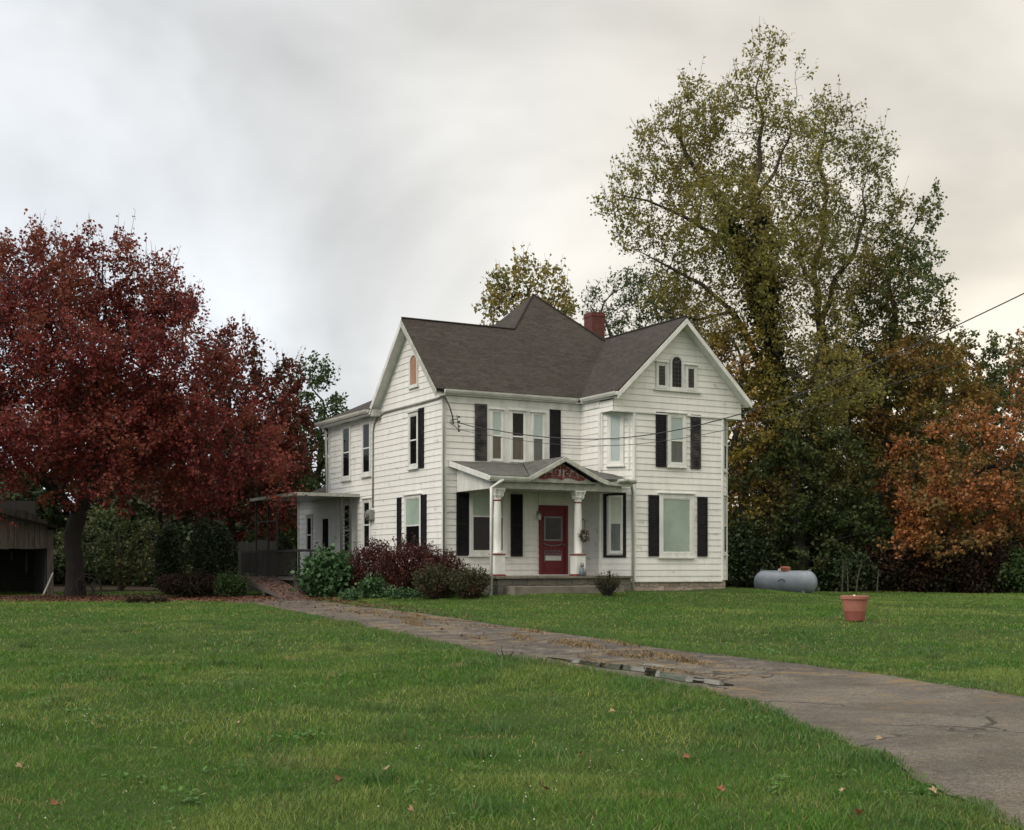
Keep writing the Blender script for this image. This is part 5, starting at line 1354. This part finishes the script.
def bush(name, label, cpx, cpy, D, rx, ry, rz, mat, n, leaf, seed, stems=10, bark='barkdark', group=None, shell=.55, cat='shrub', stemr=.012, asp=.62, spikes=0):
    """a shrub: stems fan from its foot, leaves hang through an uneven volume"""
    rg = np.random.default_rng(seed); c = np.array(P(cpx, cpy, D)); g_ = gz(c[0], D); org = np.array([c[0], D, g_]); root = empty(name, tuple(org), 0, label, cat, group)
    h = c[2]-g_
    q = rg.normal(0, 1, (n, 3)); q /= np.linalg.norm(q, axis=1)[:, None]
    bumps = 1+.16*np.sin(q[:, 0]*5+seed)*np.cos(q[:, 2]*4+seed*2)+.10*np.sin(q[:, 1]*7+q[:, 0]*9+seed)
    rad = (rg.random(n)**(1/(2+shell*3)))*bumps
    C = q*rad[:, None]*np.array([rx, ry, rz])+np.array([0, 0, h]); C = C[C[:, 2] > .02]
    # clumps
    cl = C[rg.integers(0, len(C), n//26)]; C2 = cl[rg.integers(0, len(cl), len(C)//2)]+rg.normal(0, leaf*1.1, (len(C)//2, 3)); C = np.vstack([C[:len(C)//2], C2]); C = C[C[:, 2] > .02]
    tips = C[rg.integers(0, len(C), stems)]
    if spikes:
        t_ = rg.uniform(0, np.pi, spikes); tp = np.stack([np.cos(t_)*rx*1.08, rg.normal(0, ry*.5, spikes), h+np.sin(t_)*rz*1.18+rg.uniform(0, .15, spikes)], 1); tips = np.vstack([tips, tp])
        k = np.repeat(np.arange(spikes), 14); t2 = rg.uniform(.65, 1.0, len(k)); C = np.vstack([C, tp[k]*t2[:, None]+rg.normal(0, .03, (len(k), 3))])
    A = np.stack([tips[:, 0]*.15, tips[:, 1]*.15, np.zeros(len(tips))-.03], 1); Mi = (A+tips)/2+np.stack([tips[:, 0]*.12, tips[:, 1]*.12, tips[:, 2]*.12], 1)
    k = len(tips); v1, f1 = tubes_np(A, Mi, np.full(k, stemr), np.full(k, stemr*.7), 4); v2, f2 = tubes_np(Mi, tips, np.full(k, stemr*.7), np.full(k, stemr*.3), 4)
    np_mesh('stems', np.vstack([v1, v2]), np.vstack([f1, f2+len(v1)]), M[bark], root)
    v, f = leaves_np(C, leaf, rg, .2, asp); np_mesh('foliage', v, f, mat, root); return root

M['lf_red'] = leafmat('maple_red_leaves', [(0.080, 0.015, 0.017), (0.160, 0.028, 0.026), (0.29, 0.066, 0.048)], pcol=(0.20, 0.060, 0.033), trans=.45, pscale=.5)
M['lf_red2'] = leafmat('dark_red_leaves', [(0.08, 0.016, 0.016), (0.15, 0.030, 0.022), (0.21, 0.055, 0.030)], pcol=(0.055, 0.035, 0.018), pscale=.6)
M['lf_olive'] = leafmat('olive_leaves', [(0.12, 0.14, 0.028), (0.20, 0.20, 0.048), (0.33, 0.29, 0.080)], pcol=(0.22, 0.175, 0.045), pscale=.35, trans=.5)
M['lf_olive3'] = leafmat('dull_green_leaves', [(0.055, 0.09, 0.026), (0.09, 0.13, 0.036), (0.14, 0.155, 0.045)], pcol=(0.15, 0.12, 0.03), pscale=.5, trans=.4)
M['lf_under'] = leafmat('understorey_leaves', [(0.022, 0.045, 0.013), (0.045, 0.072, 0.020), (0.08, 0.10, 0.028)], pcol=(0.09, 0.075, 0.02), trans=.35)
M['lf_wisp'] = leafmat('dusty_green_leaves', [(0.03, 0.035, 0.015), (0.055, 0.062, 0.025), (0.08, 0.07, 0.03)], pcol=(0.07, 0.03, 0.02))
M['lf_ochre'] = leafmat('ochre_leaves', [(0.14, 0.13, 0.026), (0.22, 0.18, 0.035), (0.32, 0.22, 0.045)], pcol=(0.22, 0.11, 0.03), pscale=.5)
M['lf_bramble'] = leafmat('bramble_leaves', [(0.025, 0.018, 0.012), (0.05, 0.030, 0.016), (0.07, 0.030, 0.02)], pcol=(0.03, 0.035, 0.014))
M['lf_olive2'] = leafmat('green_olive_leaves', [(0.10, 0.125, 0.030), (0.16, 0.175, 0.045), (0.24, 0.23, 0.07)], pcol=(0.20, 0.155, 0.04), pscale=.4, trans=.45)
M['lf_green'] = leafmat('green_leaves', [(0.025, 0.055, 0.016), (0.04, 0.08, 0.022), (0.07, 0.10, 0.03)], pcol=(0.05, 0.075, 0.02), pscale=.6)
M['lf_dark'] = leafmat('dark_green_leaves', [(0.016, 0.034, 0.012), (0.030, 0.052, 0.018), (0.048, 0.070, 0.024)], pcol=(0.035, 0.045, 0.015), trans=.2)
M['lf_orange'] = leafmat('orange_leaves', [(0.16, 0.060, 0.020), (0.30, 0.11, 0.035), (0.42, 0.18, 0.06)], pcol=(0.12, 0.11, 0.035), pscale=.45)
M['lf_brown'] = leafmat('brown_orange_leaves', [(0.13, 0.075, 0.02), (0.21, 0.12, 0.028), (0.27, 0.17, 0.04)], pcol=(0.12, 0.15, 0.035), pscale=.4)
M['lf_yellow'] = leafmat('yellow_green_leaves', [(0.16, 0.15, 0.035), (0.25, 0.21, 0.05), (0.36, 0.26, 0.06)], pcol=(0.14, 0.15, 0.04), pscale=.8, trans=.5)
M['lf_willow'] = leafmat('grey_green_leaves', [(0.05, 0.08, 0.03), (0.085, 0.115, 0.045), (0.12, 0.15, 0.06)], trans=.45)
M['ivy'] = leafmat('ivy_leaves', [(0.010, 0.022, 0.008), (0.020, 0.036, 0.011), (0.038, 0.052, 0.016)], trans=.1)
M['lf_burg'] = leafmat('burgundy_leaves', [(0.035, 0.010, 0.010), (0.07, 0.017, 0.014), (0.11, 0.03, 0.022)], pcol=(0.06, 0.03, 0.016))
M['lf_hyd'] = leafmat('broad_green_leaves', [(0.03, 0.075, 0.03), (0.05, 0.11, 0.04), (0.075, 0.14, 0.055)], trans=.2)

# --- the big tree behind the house to the right: ivy-clad, two leaders
tree('tall_tree', 'tallest tree right of the house with thin olive leaves and an ivy-clad trunk', 55,
     [(-1, [(788, 598), (786, 560), (782, 500), (779, 440), (777, 385), (772, 330), (766, 285), (762, 240), (758, 195), (757, 150), (759, 105), (765, 60)]),
      (0, [(772, 330), (752, 290), (738, 250), (722, 212), (700, 170), (680, 130)]),
      (0, [(779, 400), (757, 350), (733, 312), (705, 285), (672, 268), (640, 252)]),
      (0, [(760, 200), (775, 165), (790, 125), (800, 95)]),
      (1, [(738, 250), (712, 235), (680, 215), (645, 200), (620, 195)]),
      (2, [(733, 312), (700, 320), (668, 318, -1), (640, 310, -1)])],
     [(768, 60, 26, 28), (795, 72, 16, 18), (740, 85, 22, 20), (752, 110, 44, 40), (795, 140, 34, 40), (800, 200, 30, 50, -2), (620, 205, 26, 16), (632, 240, 26, 18), (705, 112, 50, 38), (672, 150, 42, 38), (722, 165, 58, 50, 2), (640, 190, 34, 36), (660, 225, 48, 40), (712, 230, 55, 50, -2), (625, 215, 22, 25), (775, 190, 50, 60, 3), (755, 280, 55, 50, -2), (690, 275, 48, 40, 1), (668, 300, 40, 30), (790, 120, 25, 45), (720, 345, 55, 48, -1), (760, 390, 55, 50, -1), (725, 420, 40, 50), (800, 345, 40, 45, -2), (820, 395, 45, 34, -3), (775, 440, 50, 34, -2)],
     11, M['lf_olive'], n_attr=6400, step=.33, kill=.40, infl=3.0, base_r=.42, leaf=.15, per=7, tw_n=3, twig=.55, thr=.016, tip=.007, tup=.45, gaps=.42, shoots=260,
     ivy=dict(paths=[0, 1], z0=.6, z1=16.5, n=260, w=.45, leaf=.16))
tree('second_tall_tree', 'tall loose olive-leaved tree whose straight stem rises just right of the tallest tree', 57,
     [(-1, [(815, 597), (812, 540), (814, 480), (817, 420), (818, 360), (819, 300), (820, 250), (822, 200), (824, 155), (828, 115)]),
      (0, [(818, 330), (838, 285), (855, 240), (868, 195)]), (0, [(819, 290), (800, 250), (792, 210)])],
     [(830, 125, 34, 32), (858, 165, 38, 38), (818, 175, 38, 45), (875, 205, 32, 36), (842, 225, 48, 45, 1), (870, 255, 36, 36), (815, 280, 45, 55, -2), (855, 310, 42, 45), (825, 370, 45, 50, 2), (850, 430, 40, 55), (805, 430, 40, 60, -2)],
     12, M['lf_olive2'], n_attr=3600, step=.33, kill=.42, base_r=.30, leaf=.15, per=7, tw_n=3, twig=.55, thr=.016, tip=.007, tup=.45, gaps=.42, shoots=160,
     ivy=dict(paths=[0], z0=.5, z1=9, n=80, w=.5, leaf=.17))
tree('broad_tree', 'greener rounded tree at the right shoulder of the tall trees with bare twigs on top', 58,
     [(-1, [(880, 597), (882, 540), (885, 470), (886, 400), (890, 330), (895, 280), (905, 240), (915, 210)])],
     [(918, 215, 30, 26, 0, .25), (930, 200, 22, 14, 0, .2), (900, 260, 40, 34), (925, 285, 28, 30), (885, 300, 42, 40, -1), (915, 325, 38, 36), (880, 360, 45, 45, 1), (920, 375, 36, 36), (860, 410, 40, 42), (900, 430, 45, 40)],
     13, M['lf_olive3'], n_attr=2200, step=.36, kill=.48, base_r=.26, leaf=.17, per=11, tw_n=3, twig=.5, thr=.022)
# dark understorey and ivy mass round the foot of the tall trees
tree('dark_tree', 'dark green ivy-hung tree standing in front of the tall trunk behind the tank', 52,
     [(-1, [(800, 597), (802, 550), (798, 500), (800, 450), (805, 420)]), (0, [(798, 520), (760, 490), (735, 480)])],
     [(805, 450, 34, 40), (838, 470, 36, 40), (800, 510, 36, 45), (840, 520, 44, 38), (868, 545, 34, 24), (815, 560, 44, 22), (780, 470, 24, 30)],
     14, M['lf_under'], n_attr=1400, step=.4, kill=.5, base_r=.25, leaf=.18, per=16, tw_n=3, thr=.03, bark='barkdark')
tree('ochre_tree', 'ochre and green bushy tree close behind the right-hand corner of the house', 53,
     [(-1, [(742, 597), (742, 520), (740, 450), (738, 390), (735, 340)])],
     [(735, 345, 30, 28), (748, 395, 38, 40), (738, 450, 35, 45), (768, 500, 32, 34), (745, 520, 35, 36), (765, 440, 30, 34), (712, 370, 30, 30), (700, 430, 35, 50), (705, 500, 40, 60)],
     15, M['lf_ochre'], n_attr=1400, step=.4, kill=.55, base_r=.2, leaf=.17, per=13, tw_n=3, thr=.03)
tree('orange_maple', 'bright orange maple with low sweeping branches at the right edge of the lawn', 52,
     [(-1, [(905, 597), (908, 560), (912, 510), (915, 460), (925, 420)]), (0, [(912, 520), (950, 490), (985, 470), (1015, 455)]), (0, [(910, 540), (890, 500), (878, 470)])],
     [(970, 420, 26, 16, 0, .5), (905, 452, 22, 16, 0, .6), (940, 440, 24, 14, -1.5, .7), (892, 480, 26, 16, 0, .7), (985, 446, 30, 18, -1, .8), (940, 475, 30, 18, -2, .8), (1012, 425, 22, 14, 0, .6), (915, 510, 34, 20, -2), (955, 500, 34, 20, -2.5), (990, 495, 34, 20, -1.5), (1015, 470, 26, 16), (895, 540, 30, 14, -2.5), (930, 548, 34, 12, -2.5), (972, 540, 34, 14, -2), (1012, 525, 30, 14), (1040, 500, 30, 20)],
     16, M['lf_orange'], n_attr=1700, gaps=.3, step=.36, kill=.45, base_r=.2, leaf=.15, per=13, tw_n=3, thr=.024, bark='barkdark', asp=.8)
tree('brown_tree', 'brown-orange tree rising behind the bright orange maple', 56,
     [(-1, [(880, 597), (880, 500), (884, 430), (890, 380)])],
     [(895, 370, 40, 34), (935, 372, 38, 30), (865, 405, 34, 40), (915, 420, 45, 40), (960, 405, 38, 36), (880, 480, 45, 45), (940, 490, 50, 45)],
     17, M['lf_brown'], n_attr=2000, gaps=.2, step=.38, kill=.48, base_r=.25, leaf=.19, per=12, tw_n=3, thr=.03)
tree('green_tree', 'dull green tree behind the orange maple near the right edge', 63,
     [(-1, [(975, 597), (978, 500), (980, 420), (982, 370)])],
     [(935, 348, 34, 20), (968, 352, 34, 22), (1002, 362, 34, 28), (985, 410, 42, 40), (1020, 440, 45, 45), (960, 450, 40, 45), (1000, 520, 50, 45), (950, 345, 22, 14)],
     18, M['lf_olive3'], n_attr=1600, step=.42, kill=.6, base_r=.25, leaf=.19, per=13, tw_n=3, thr=.03)
tree('orange_tree', 'tall orange-topped tree at the extreme right edge', 58,
     [(-1, [(1040, 597), (1040, 500), (1038, 420), (1030, 370)])],
     [(1020, 362, 16, 22), (1045, 350, 28, 30), (1030, 400, 30, 35), (1060, 420, 40, 60), (1050, 500, 45, 60)],
     19, M['lf_orange'], n_attr=800, step=.42, kill=.6, base_r=.22, leaf=.17, per=12, tw_n=3, thr=.03)
# behind the house
tree('yellow_tree', 'small yellow-green tree showing over the house roof peak', 60,
     [(-1, [(530, 597), (530, 480), (529, 400), (528, 350), (527, 300)])],
     [(520, 285, 26, 22), (498, 288, 20, 16), (545, 285, 24, 20), (560, 300, 16, 14), (505, 308, 26, 16), (540, 310, 36, 20), (525, 270, 14, 12), (530, 350, 50, 30)],
     20, M['lf_yellow'], n_attr=900, step=.36, kill=.42, base_r=.14, leaf=.20, per=8, tw_n=3, thr=.02, tup=.5, shoots=120)
tree('grey_green_tree', 'grey-green feathery tree between the chimney and the tall tree', 58,
     [(-1, [(640, 597), (640, 480), (640, 400), (640, 340)]), (0, [(640, 400), (612, 350), (600, 310)]), (0, [(640, 400), (668, 350), (678, 310)])],
     [(632, 290, 24, 24, 0, 3), (600, 303, 20, 20, 0, 3), (665, 296, 26, 24, 0, 3), (648, 325, 36, 24), (610, 330, 30, 20), (690, 325, 28, 28), (600, 360, 60, 30), (670, 370, 50, 30)],
     21, M['lf_willow'], n_attr=2400, step=.36, kill=.45, base_r=.22, leaf=.17, per=9, tw_n=3, twig=.6, thr=.02, asp=.45)
# left of the house
tree('dark_green_tree', 'dark green tree between the red trees and the back of the house', 60,
     [(-1, [(320, 597), (322, 520), (322, 450), (318, 400)])],
     [(316, 378, 18, 22, 0, 3), (330, 412, 20, 18, 0, 3), (300, 400, 22, 30, 0, 2), (338, 425, 16, 16, 0, 3), (325, 440, 34, 30), (305, 490, 50, 45), (340, 500, 30, 40), (285, 440, 30, 40), (270, 500, 40, 50)],
     22, M['lf_green'], n_attr=2400, step=.38, kill=.46, base_r=.22, leaf=.18, per=13, tw_n=3, thr=.028)
tree('red_maple', 'big deep red maple filling the left edge over the shed', 43,
     [(-1, [(75, 598), (74, 570), (76, 535), (79, 515)]),
      (0, [(79, 515), (88, 470), (95, 420), (100, 360), (100, 300), (98, 250)]),
      (0, [(79, 515), (58, 490), (40, 465), (15, 430), (-10, 380), (-20, 320)]),
      (0, [(79, 515), (110, 470), (140, 425), (165, 380), (180, 335)]),
      (1, [(95, 430), (70, 370), (50, 310), (40, 260)]),
      (3, [(140, 425), (185, 420), (225, 425), (260, 440)]),
      (0, [(79, 515), (60, 480, -2), (40, 450, -3), (30, 400, -3.5)])],
     [(60, 256, 40, 32, 0, .4), (110, 256, 36, 30, 0, .4), (20, 268, 40, 34, 0, .45), (150, 272, 32, 28, 0, .4), (0, 500, 50, 22, -3.5), (285, 480, 20, 40, -1), (-30, 300, 50, 45), (20, 512, 34, 14, -4), (-25, 500, 30, 20, -4), (60, 310, 60, 45, -1), (130, 310, 55, 45, 1), (180, 318, 30, 26), (15, 370, 60, 50, -2), (90, 380, 65, 50, -2.5), (165, 380, 60, 50, -1), (215, 372, 32, 30), (0, 450, 60, 40, -2.5), (70, 450, 60, 32, -3.5), (130, 450, 55, 38, -2.5), (200, 445, 50, 40, -1), (250, 450, 36, 40), (35, 490, 34, 20, -3), (135, 490, 36, 22, -3), (205, 485, 44, 26, -1), (-60, 400, 60, 70), (90, 420, 80, 60, 3), (100, 505, 22, 14, -3)],
     23, M['lf_red'], n_attr=6500, step=.32, kill=.40, infl=2.6, base_r=.28, leaf=.115, per=19, tw_n=3, twig=.6, tup=.5, thr=.016, tip=.007, bark='barkdark', asp=.8, gaps=.25, shoots=900)
tree('dark_red_maple', 'darker red maple behind the big one, next to the side canopy', 52,
     [(-1, [(225, 597), (226, 550), (224, 500), (226, 440), (230, 390)]), (0, [(226, 470), (260, 430), (280, 400)])],
     [(215, 340, 24, 24, 0, .5), (243, 348, 22, 22, 0, .5), (265, 370, 20, 20, 0, .5), (232, 380, 40, 32), (285, 385, 20, 28), (270, 415, 40, 36), (225, 430, 45, 40), (290, 450, 26, 40), (250, 475, 50, 34), (285, 500, 28, 34), (225, 510, 40, 26), (180, 480, 40, 40), (262, 520, 34, 22)],
     24, M['lf_red2'], n_attr=3200, step=.36, kill=.44, base_r=.25, leaf=.15, per=14, tup=.5, gaps=.25, shoots=450, tw_n=3, thr=.022, bark='barkdark', asp=.8)
tree('small_green_tree', 'light green low tree seen beneath the red maple beyond its trunk', 54,
     [(-1, [(120, 597), (122, 560), (118, 530)])], [(105, 530, 36, 26), (140, 535, 30, 24), (125, 560, 45, 22), (80, 550, 30, 24), (62, 545, 14, 20)],
     25, M['lf_under'], n_attr=520, step=.35, kill=.5, base_r=.10, leaf=.16, per=11, tw_n=3, thr=.04)
# dark wood that closes the view on the left and right: each tree its own crown and trunk
wood = [(-230, 66, 420, 90, 'lf_dark'), (-120, 64, 430, 80, 'lf_dark'), (-20, 66, 390, 80, 'lf_dark'), (70, 68, 380, 80, 'lf_dark'), (160, 66, 390, 80, 'lf_dark'), (245, 64, 415, 75, 'lf_dark'), (330, 70, 490, 60, 'lf_dark'), (410, 72, 480, 70, 'lf_dark'),
        (560, 72, 450, 80, 'lf_dark'), (700, 68, 400, 75, 'lf_ochre'), (770, 66, 360, 75, 'lf_under'), (850, 66, 350, 75, 'lf_under'), (930, 68, 355, 75, 'lf_ochre'), (1010, 68, 365, 80, 'lf_under'), (1110, 62, 400, 90, 'lf_brown'), (1210, 60, 410, 90, 'lf_green')]
wl = ['far dark tree well beyond the left edge', 'dark tree behind the shed at the left edge', 'dark tree right behind the shed roof', 'dark tree behind the red maple trunk', 'dark tree behind the twin evergreen bushes', 'dark tree behind the grey board fence', 'dark tree behind the side canopy roof', 'low dark tree hidden behind the house ell',
      'dark tree hidden behind the middle of the house', 'ochre tree behind the right gable of the house', 'green tree directly behind the propane tank', 'green tree in the gap right of the tank', 'ochre tree behind the orange maple', 'green tree behind the right edge of the orange maple', 'brown tree just beyond the right edge', 'green tree well beyond the right edge']
for i, (px, D, top_, rw, mt_) in enumerate(wood):
    rr_ = random.Random(i); mid = (top_+600)/2
    tree('woodland_tree', wl[i], D, [(-1, [(px, 597), (px+rr_.uniform(-8, 8), mid), (px+rr_.uniform(-10, 10), top_+30)])],
         [(px, top_+30, rw*.6, 34), (px-rw*.45, mid, rw*.6, 50), (px+rw*.45, mid+5, rw*.6, 50), (px, mid+10, rw*.8, 55), (px-rw*.4, 565, rw*.6, 30), (px+rw*.4, 568, rw*.6, 30), (px, 575, rw*.6, 22)],
         100+i, M[mt_], n_attr=420, step=.55, kill=.8, infl=4, base_r=.22, leaf=.28, per=15, tw_n=4, twig=.8, thr=.06, bark='barkdark', group='trees of the wood behind', tip=.014)
# the far wood that closes every gap between the trunks
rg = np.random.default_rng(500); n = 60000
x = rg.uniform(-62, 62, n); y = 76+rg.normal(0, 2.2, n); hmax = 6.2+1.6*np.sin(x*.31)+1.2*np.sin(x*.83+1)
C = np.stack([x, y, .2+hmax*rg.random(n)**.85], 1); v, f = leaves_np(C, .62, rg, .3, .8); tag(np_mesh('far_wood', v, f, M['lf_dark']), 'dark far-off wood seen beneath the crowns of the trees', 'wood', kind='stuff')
# thicket along the back of the right-hand lawn
for i, (px, py, D, rx, rz, mt_, lb) in enumerate([
        (745, 560, 52, 1.3, 1.7, 'lf_dark', 'dark leafy shrub against the house corner left of the tank'), (845, 575, 51, 1.2, .9, 'lf_dark', 'dark shrub right of the propane tank'),
        (885, 570, 51.5, 1.5, 1.1, 'lf_bramble', 'dark red-brown bramble beneath the orange maple'), (935, 572, 51, 1.5, 1.0, 'lf_bramble', 'wide red-brown bramble under the orange branches'),
        (985, 568, 50.5, 1.4, 1.2, 'lf_bramble', 'dense red-brown bramble near the right edge'), (1035, 572, 50, 1.6, 1.0, 'lf_green', 'green bramble cut by the right edge'), (800, 560, 53, 1.8, 1.6, 'lf_dark', 'dark shrub behind the propane tank')]):
    bush('thicket_shrub', lb, px, py, D, rx, .8, rz, M[mt_], 5200, .15, 40+i, stems=26, group='thicket along the back of the lawn', stemr=.014, spikes=8)
# pale bare saplings in the thicket
for i, (px, top_, lb) in enumerate([(842, 563, 'pale sapling stem left of the pot, thickest of the group'), (848, 566, 'thin pale sapling stem between two others'), (856, 560, 'pale leaning sapling stem right of the group'), (877, 570, 'grey sapling stem standing apart on the right')]):
    a_ = P(px, 597, 49.5); g_ = gz(a_[0], 49.5); zt_ = P(px, top_, 49.5)[2]
    mb = MB(); dx_ = (.05, -.02, .18, .06)[i]; hh_ = zt_-g_
    mb.tube([(0, 0, -.05), (dx_*.3, 0, hh_*.4), (dx_, .03, hh_*.8), (dx_*1.3, .05, hh_*1.05)], [.03, .025, .016, .008], 6)
    mb.tube([(dx_*.6, 0, hh_*.7), (dx_*.6+.2, .1, hh_*1.0)], [.010, .005], 5); mb.tube([(dx_*.8, 0, hh_*.8), (dx_*.8-.18, -.1, hh_*1.0)], [.010, .005], 5)
    o = mb.build('sapling', M['barkpale'], loc=(a_[0], 49.5, g_)); tag(o, lb, 'sapling', 'pale saplings at the lawn edge')
# evergreens left of the deck
bush('evergreen_bush', 'taller blackish evergreen bush left of its twin under the red maple', 169, 562, 46, .50, .5, 1.35, M['lf_dark'], 7000, .10, 60, stems=8)
bush('evergreen_bush', 'rounded dark evergreen bush beside the side deck', 212, 557, 45, .74, .7, 1.30, M['lf_dark'], 9000, .10, 61, stems=8)
bush('low_shrub', 'low dark shrub at the foot of the two evergreen bushes', 192, 584, 43.5, 1.1, .5, .40, M['lf_bramble'], 4000, .09, 62)
bush('low_shrub', 'low green weeds in front of the evergreen beside the ramp', 232, 585, 42.5, .5, .4, .38, M['lf_green'], 2500, .08, 63)
# shrubs in front of the house
bush('hydrangea', 'broad-leaved green shrub at the foot of the ramp beside the house', 328, 577, 39.6, .80, .75, .72, M['lf_hyd'], 4200, .15, 70, stems=14, asp=.8)
bush('hydrangea', 'smaller low broad-leaved green shrub before the burgundy hedge', 374, 590, 38.0, .42, .4, .34, M['lf_hyd'], 1500, .12, 71, stems=8, asp=.8)
bush('barberry', 'left part of the burgundy barberry hedge beneath the side windows', 372, 572, 39.4, .75, .6, .85, M['lf_burg'], 8000, .07, 72, stems=30, spikes=26)
bush('barberry', 'tallest burgundy barberry of the hedge at the front corner of the house', 412, 572, 38.2, 1.0, .7, .88, M['lf_burg'], 12000, .07, 73, stems=40, spikes=34)
bush('barberry', 'small burgundy barberry right of the house corner', 442, 574, 37.3, .58, .5, .62, M['lf_burg'], 5000, .07, 74, stems=20, spikes=18)
bush('foundation_shrub', 'olive green shrub in front of the burgundy hedge', 436, 583, 36.4, .60, .45, .42, M['lf_wisp'], 3000, .065, 75, stems=40, spikes=40)
bush('foundation_shrub', 'wispy dark green shrub left of the porch step', 470, 584, 35.8, .52, .42, .38, M['lf_wisp'], 3200, .06, 76, stems=50, spikes=46)
bush('foundation_shrub', 'small wiry shrub at the right end of the porch', 607, 584, 35.9, .36, .25, .20, M['lf_wisp'], 1100, .045, 77, stems=40, spikes=34)
for i, (px, py, r__) in enumerate([(398, 594, .28), (415, 596, .22), (350, 596, .25)]):
    bush('weed_clump', ['leafy weed clump below the burgundy hedge', 'small bright weed clump nearest the lawn edge', 'weed clump between the two broad-leaved shrubs'][i], px, py, 37.0, r__*1.2, r__, r__*.7, M['lf_hyd'], 700, .07, 80+i, stems=6, cat='weeds')
# mounds of dark debris in the leaves
for i, (px, r__) in enumerate([(136, .38), (156, .42)]):
    q = gp(px, 603); bush('debris_heap', ['left heap of black leaves and twigs on the leafy ground', 'right heap of black leaves and twigs on the leafy ground'][i], px, 601, q[1], r__*.8, .25, .10, M['lf_bramble'], 1100, .07, 90+i, stems=10, cat='leaf heap')
# torn turf by the drive
q = gp(505, 660); bush('weed_tuft', 'dark tuft of dead weeds on the near side of the drive', 506, 661, q[1], .22, .18, .05, M['dried'], 500, .05, 95, stems=14, cat='weeds')

# leaf litter
M['litter'] = leafmat('leaf_litter', [(0.06, 0.026, 0.018), (0.12, 0.048, 0.028), (0.18, 0.085, 0.045), (0.07, 0.045, 0.03)][:3], trans=.1)
rg = np.random.default_rng(77); n = 16000
x = rg.normal(-11.5, 3.6, n); y = rg.normal(40.6, 2.1, n)
x2 = []; 
for _ in range(3200):
    i = int(abs(rg.normal(0, 45))); i = min(i, 200); t = -abs(rg.normal(-.02, .13)); c_ = NF[i]*(1-t)+NN[i]*t; x2.append(c_)
for _ in range(330):
    i = rg.integers(0, 140); t = rg.uniform(0, 1); x2.append(NF[i]*(1-t)+NN[i]*t)
x2 = np.array(x2); x = np.r_[x, x2[:, 0]]; y = np.r_[y, x2[:, 1]]
k = y > 13; x, y = x[k], y[k]
# on the ramp
z = ground(x, y)+.02+rg.uniform(0, .03, len(x))
C = np.stack([x, y, z], 1)
u = rg.random(900); w2 = rg.random(900); RP = (B0[None]*(1-u)[:, None]+T0[None]*u[:, None])*(1-w2)[:, None]+(B1[None]*(1-u)[:, None]+T1[None]*u[:, None])*w2[:, None]; RP[:, 2] += .012; C = np.vstack([C, RP])
def flat_leaves(C, size, rg):
    n = len(C); a = rg.uniform(0, 2*np.pi, n); s = size*rg.uniform(.6, 1.3, n); ax = np.stack([np.cos(a), np.sin(a), rg.normal(0, .3, n)], 1)*s[:, None]; bx_ = np.stack([-np.sin(a), np.cos(a), rg.normal(0, .3, n)], 1)*s[:, None]*.75
    v = np.stack([C-ax*.5, C+bx_*.5, C+ax*.5, C-bx_*.5], 1).reshape(-1, 3); return v, (np.arange(n)*4)[:, None]+np.arange(4)
v, f = flat_leaves(C, .065, rg); tag(np_mesh('leaf_litter', v, f, M['litter']), 'red-brown fallen leaves carpeting the ground under the red maples', 'leaves', kind='stuff')
v, f = flat_leaves(np.array([(a_, b_, gz(a_, b_)+.04) for a_, b_ in zip(rg.uniform(-5, 26, 3500), rg.normal(50.6, .7, 3500)) if a_ > 8]), .10, rg); tag(np_mesh('woodland_litter', v, f, M['dried']), 'dry tan leaves and weeds along the edge of the wood', 'leaves', kind='stuff')
# single leaves lying on the front lawn
M['leaf1'] = simple('orange_brown_leaf', (0.24, 0.085, 0.035), 0.7, 0.4, 30); M['leaf2'] = simple('tan_leaf', (0.34, 0.23, 0.13), 0.7, 0.3, 30); M['leaf3'] = simple('yellow_leaf', (0.55, 0.30, 0.07), 0.7, 0.3, 30)
def leaf_mesh():
    pts = []; lob = [(0, 1.0), (22, .45), (48, .92), (70, .42), (100, .75), (140, .35), (165, .30), (180, .5)]
    for a_, r_ in lob: pts.append((r_*math.sin(R(a_)), r_*math.cos(R(a_))))
    for a_, r_ in reversed(lob[1:-1]): pts.append((-r_*math.sin(R(a_)), r_*math.cos(R(a_))))
    return pts
LP = leaf_mesh(); lrng = random.Random(4)
spots = [(56, 813, 1), (339, 787, 1), (336, 791, 2), (613, 717, 2), (687, 764, 1), (580, 762, 1), (412, 820, 2), (843, 798, 2), (858, 822, 1), (934, 800, 2), (240, 728, 2), (723, 618, 3), (545, 664, 2), (545, 796, 1), (722, 798, 1), (386, 776, 2), (880, 745, 2), (20, 775, 2)]
for (px, py, k) in spots:
    q = gp(px, py); mb = MB(); tl, tb = lrng.uniform(-.5, .5), lrng.uniform(-.9, -.2); s_ = .044 if k != 3 else .13
    c_ = [(x*s_, y*s_, .008*math.sin(x*3)+(.012 if abs(x) > .3 else 0)) for x, y in LP]
    n = len(c_); mb.v = c_+[(0, 0, -.002)]+[(x, y, z-.003) for x, y, z in c_]
    for j in range(n): mb.f.append((j, (j+1) % n, n)); mb.mi.append(0); mb.f.append((n+1+(j+1) % n, n+1+j, n)); mb.mi.append(0)
    mb.tube([(0, -.4*s_, 0), (.004, -1.1*s_, .004)], .0015, 4)
    o = mb.build('fallen_leaf', M['leaf%d' % k], loc=(q[0], q[1], q[2]+.055+(.10 if k == 3 else 0))); o.rotation_euler = (tl+.35, tb*.3, lrng.uniform(0, 6.28))
    tag(o, ['', 'single orange-brown maple leaf lying on the front lawn', 'single pale tan leaf lying on the front lawn', 'single yellow leaf on the lawn between the drive and the house'][k], 'leaf', 'single fallen leaves on the lawn')
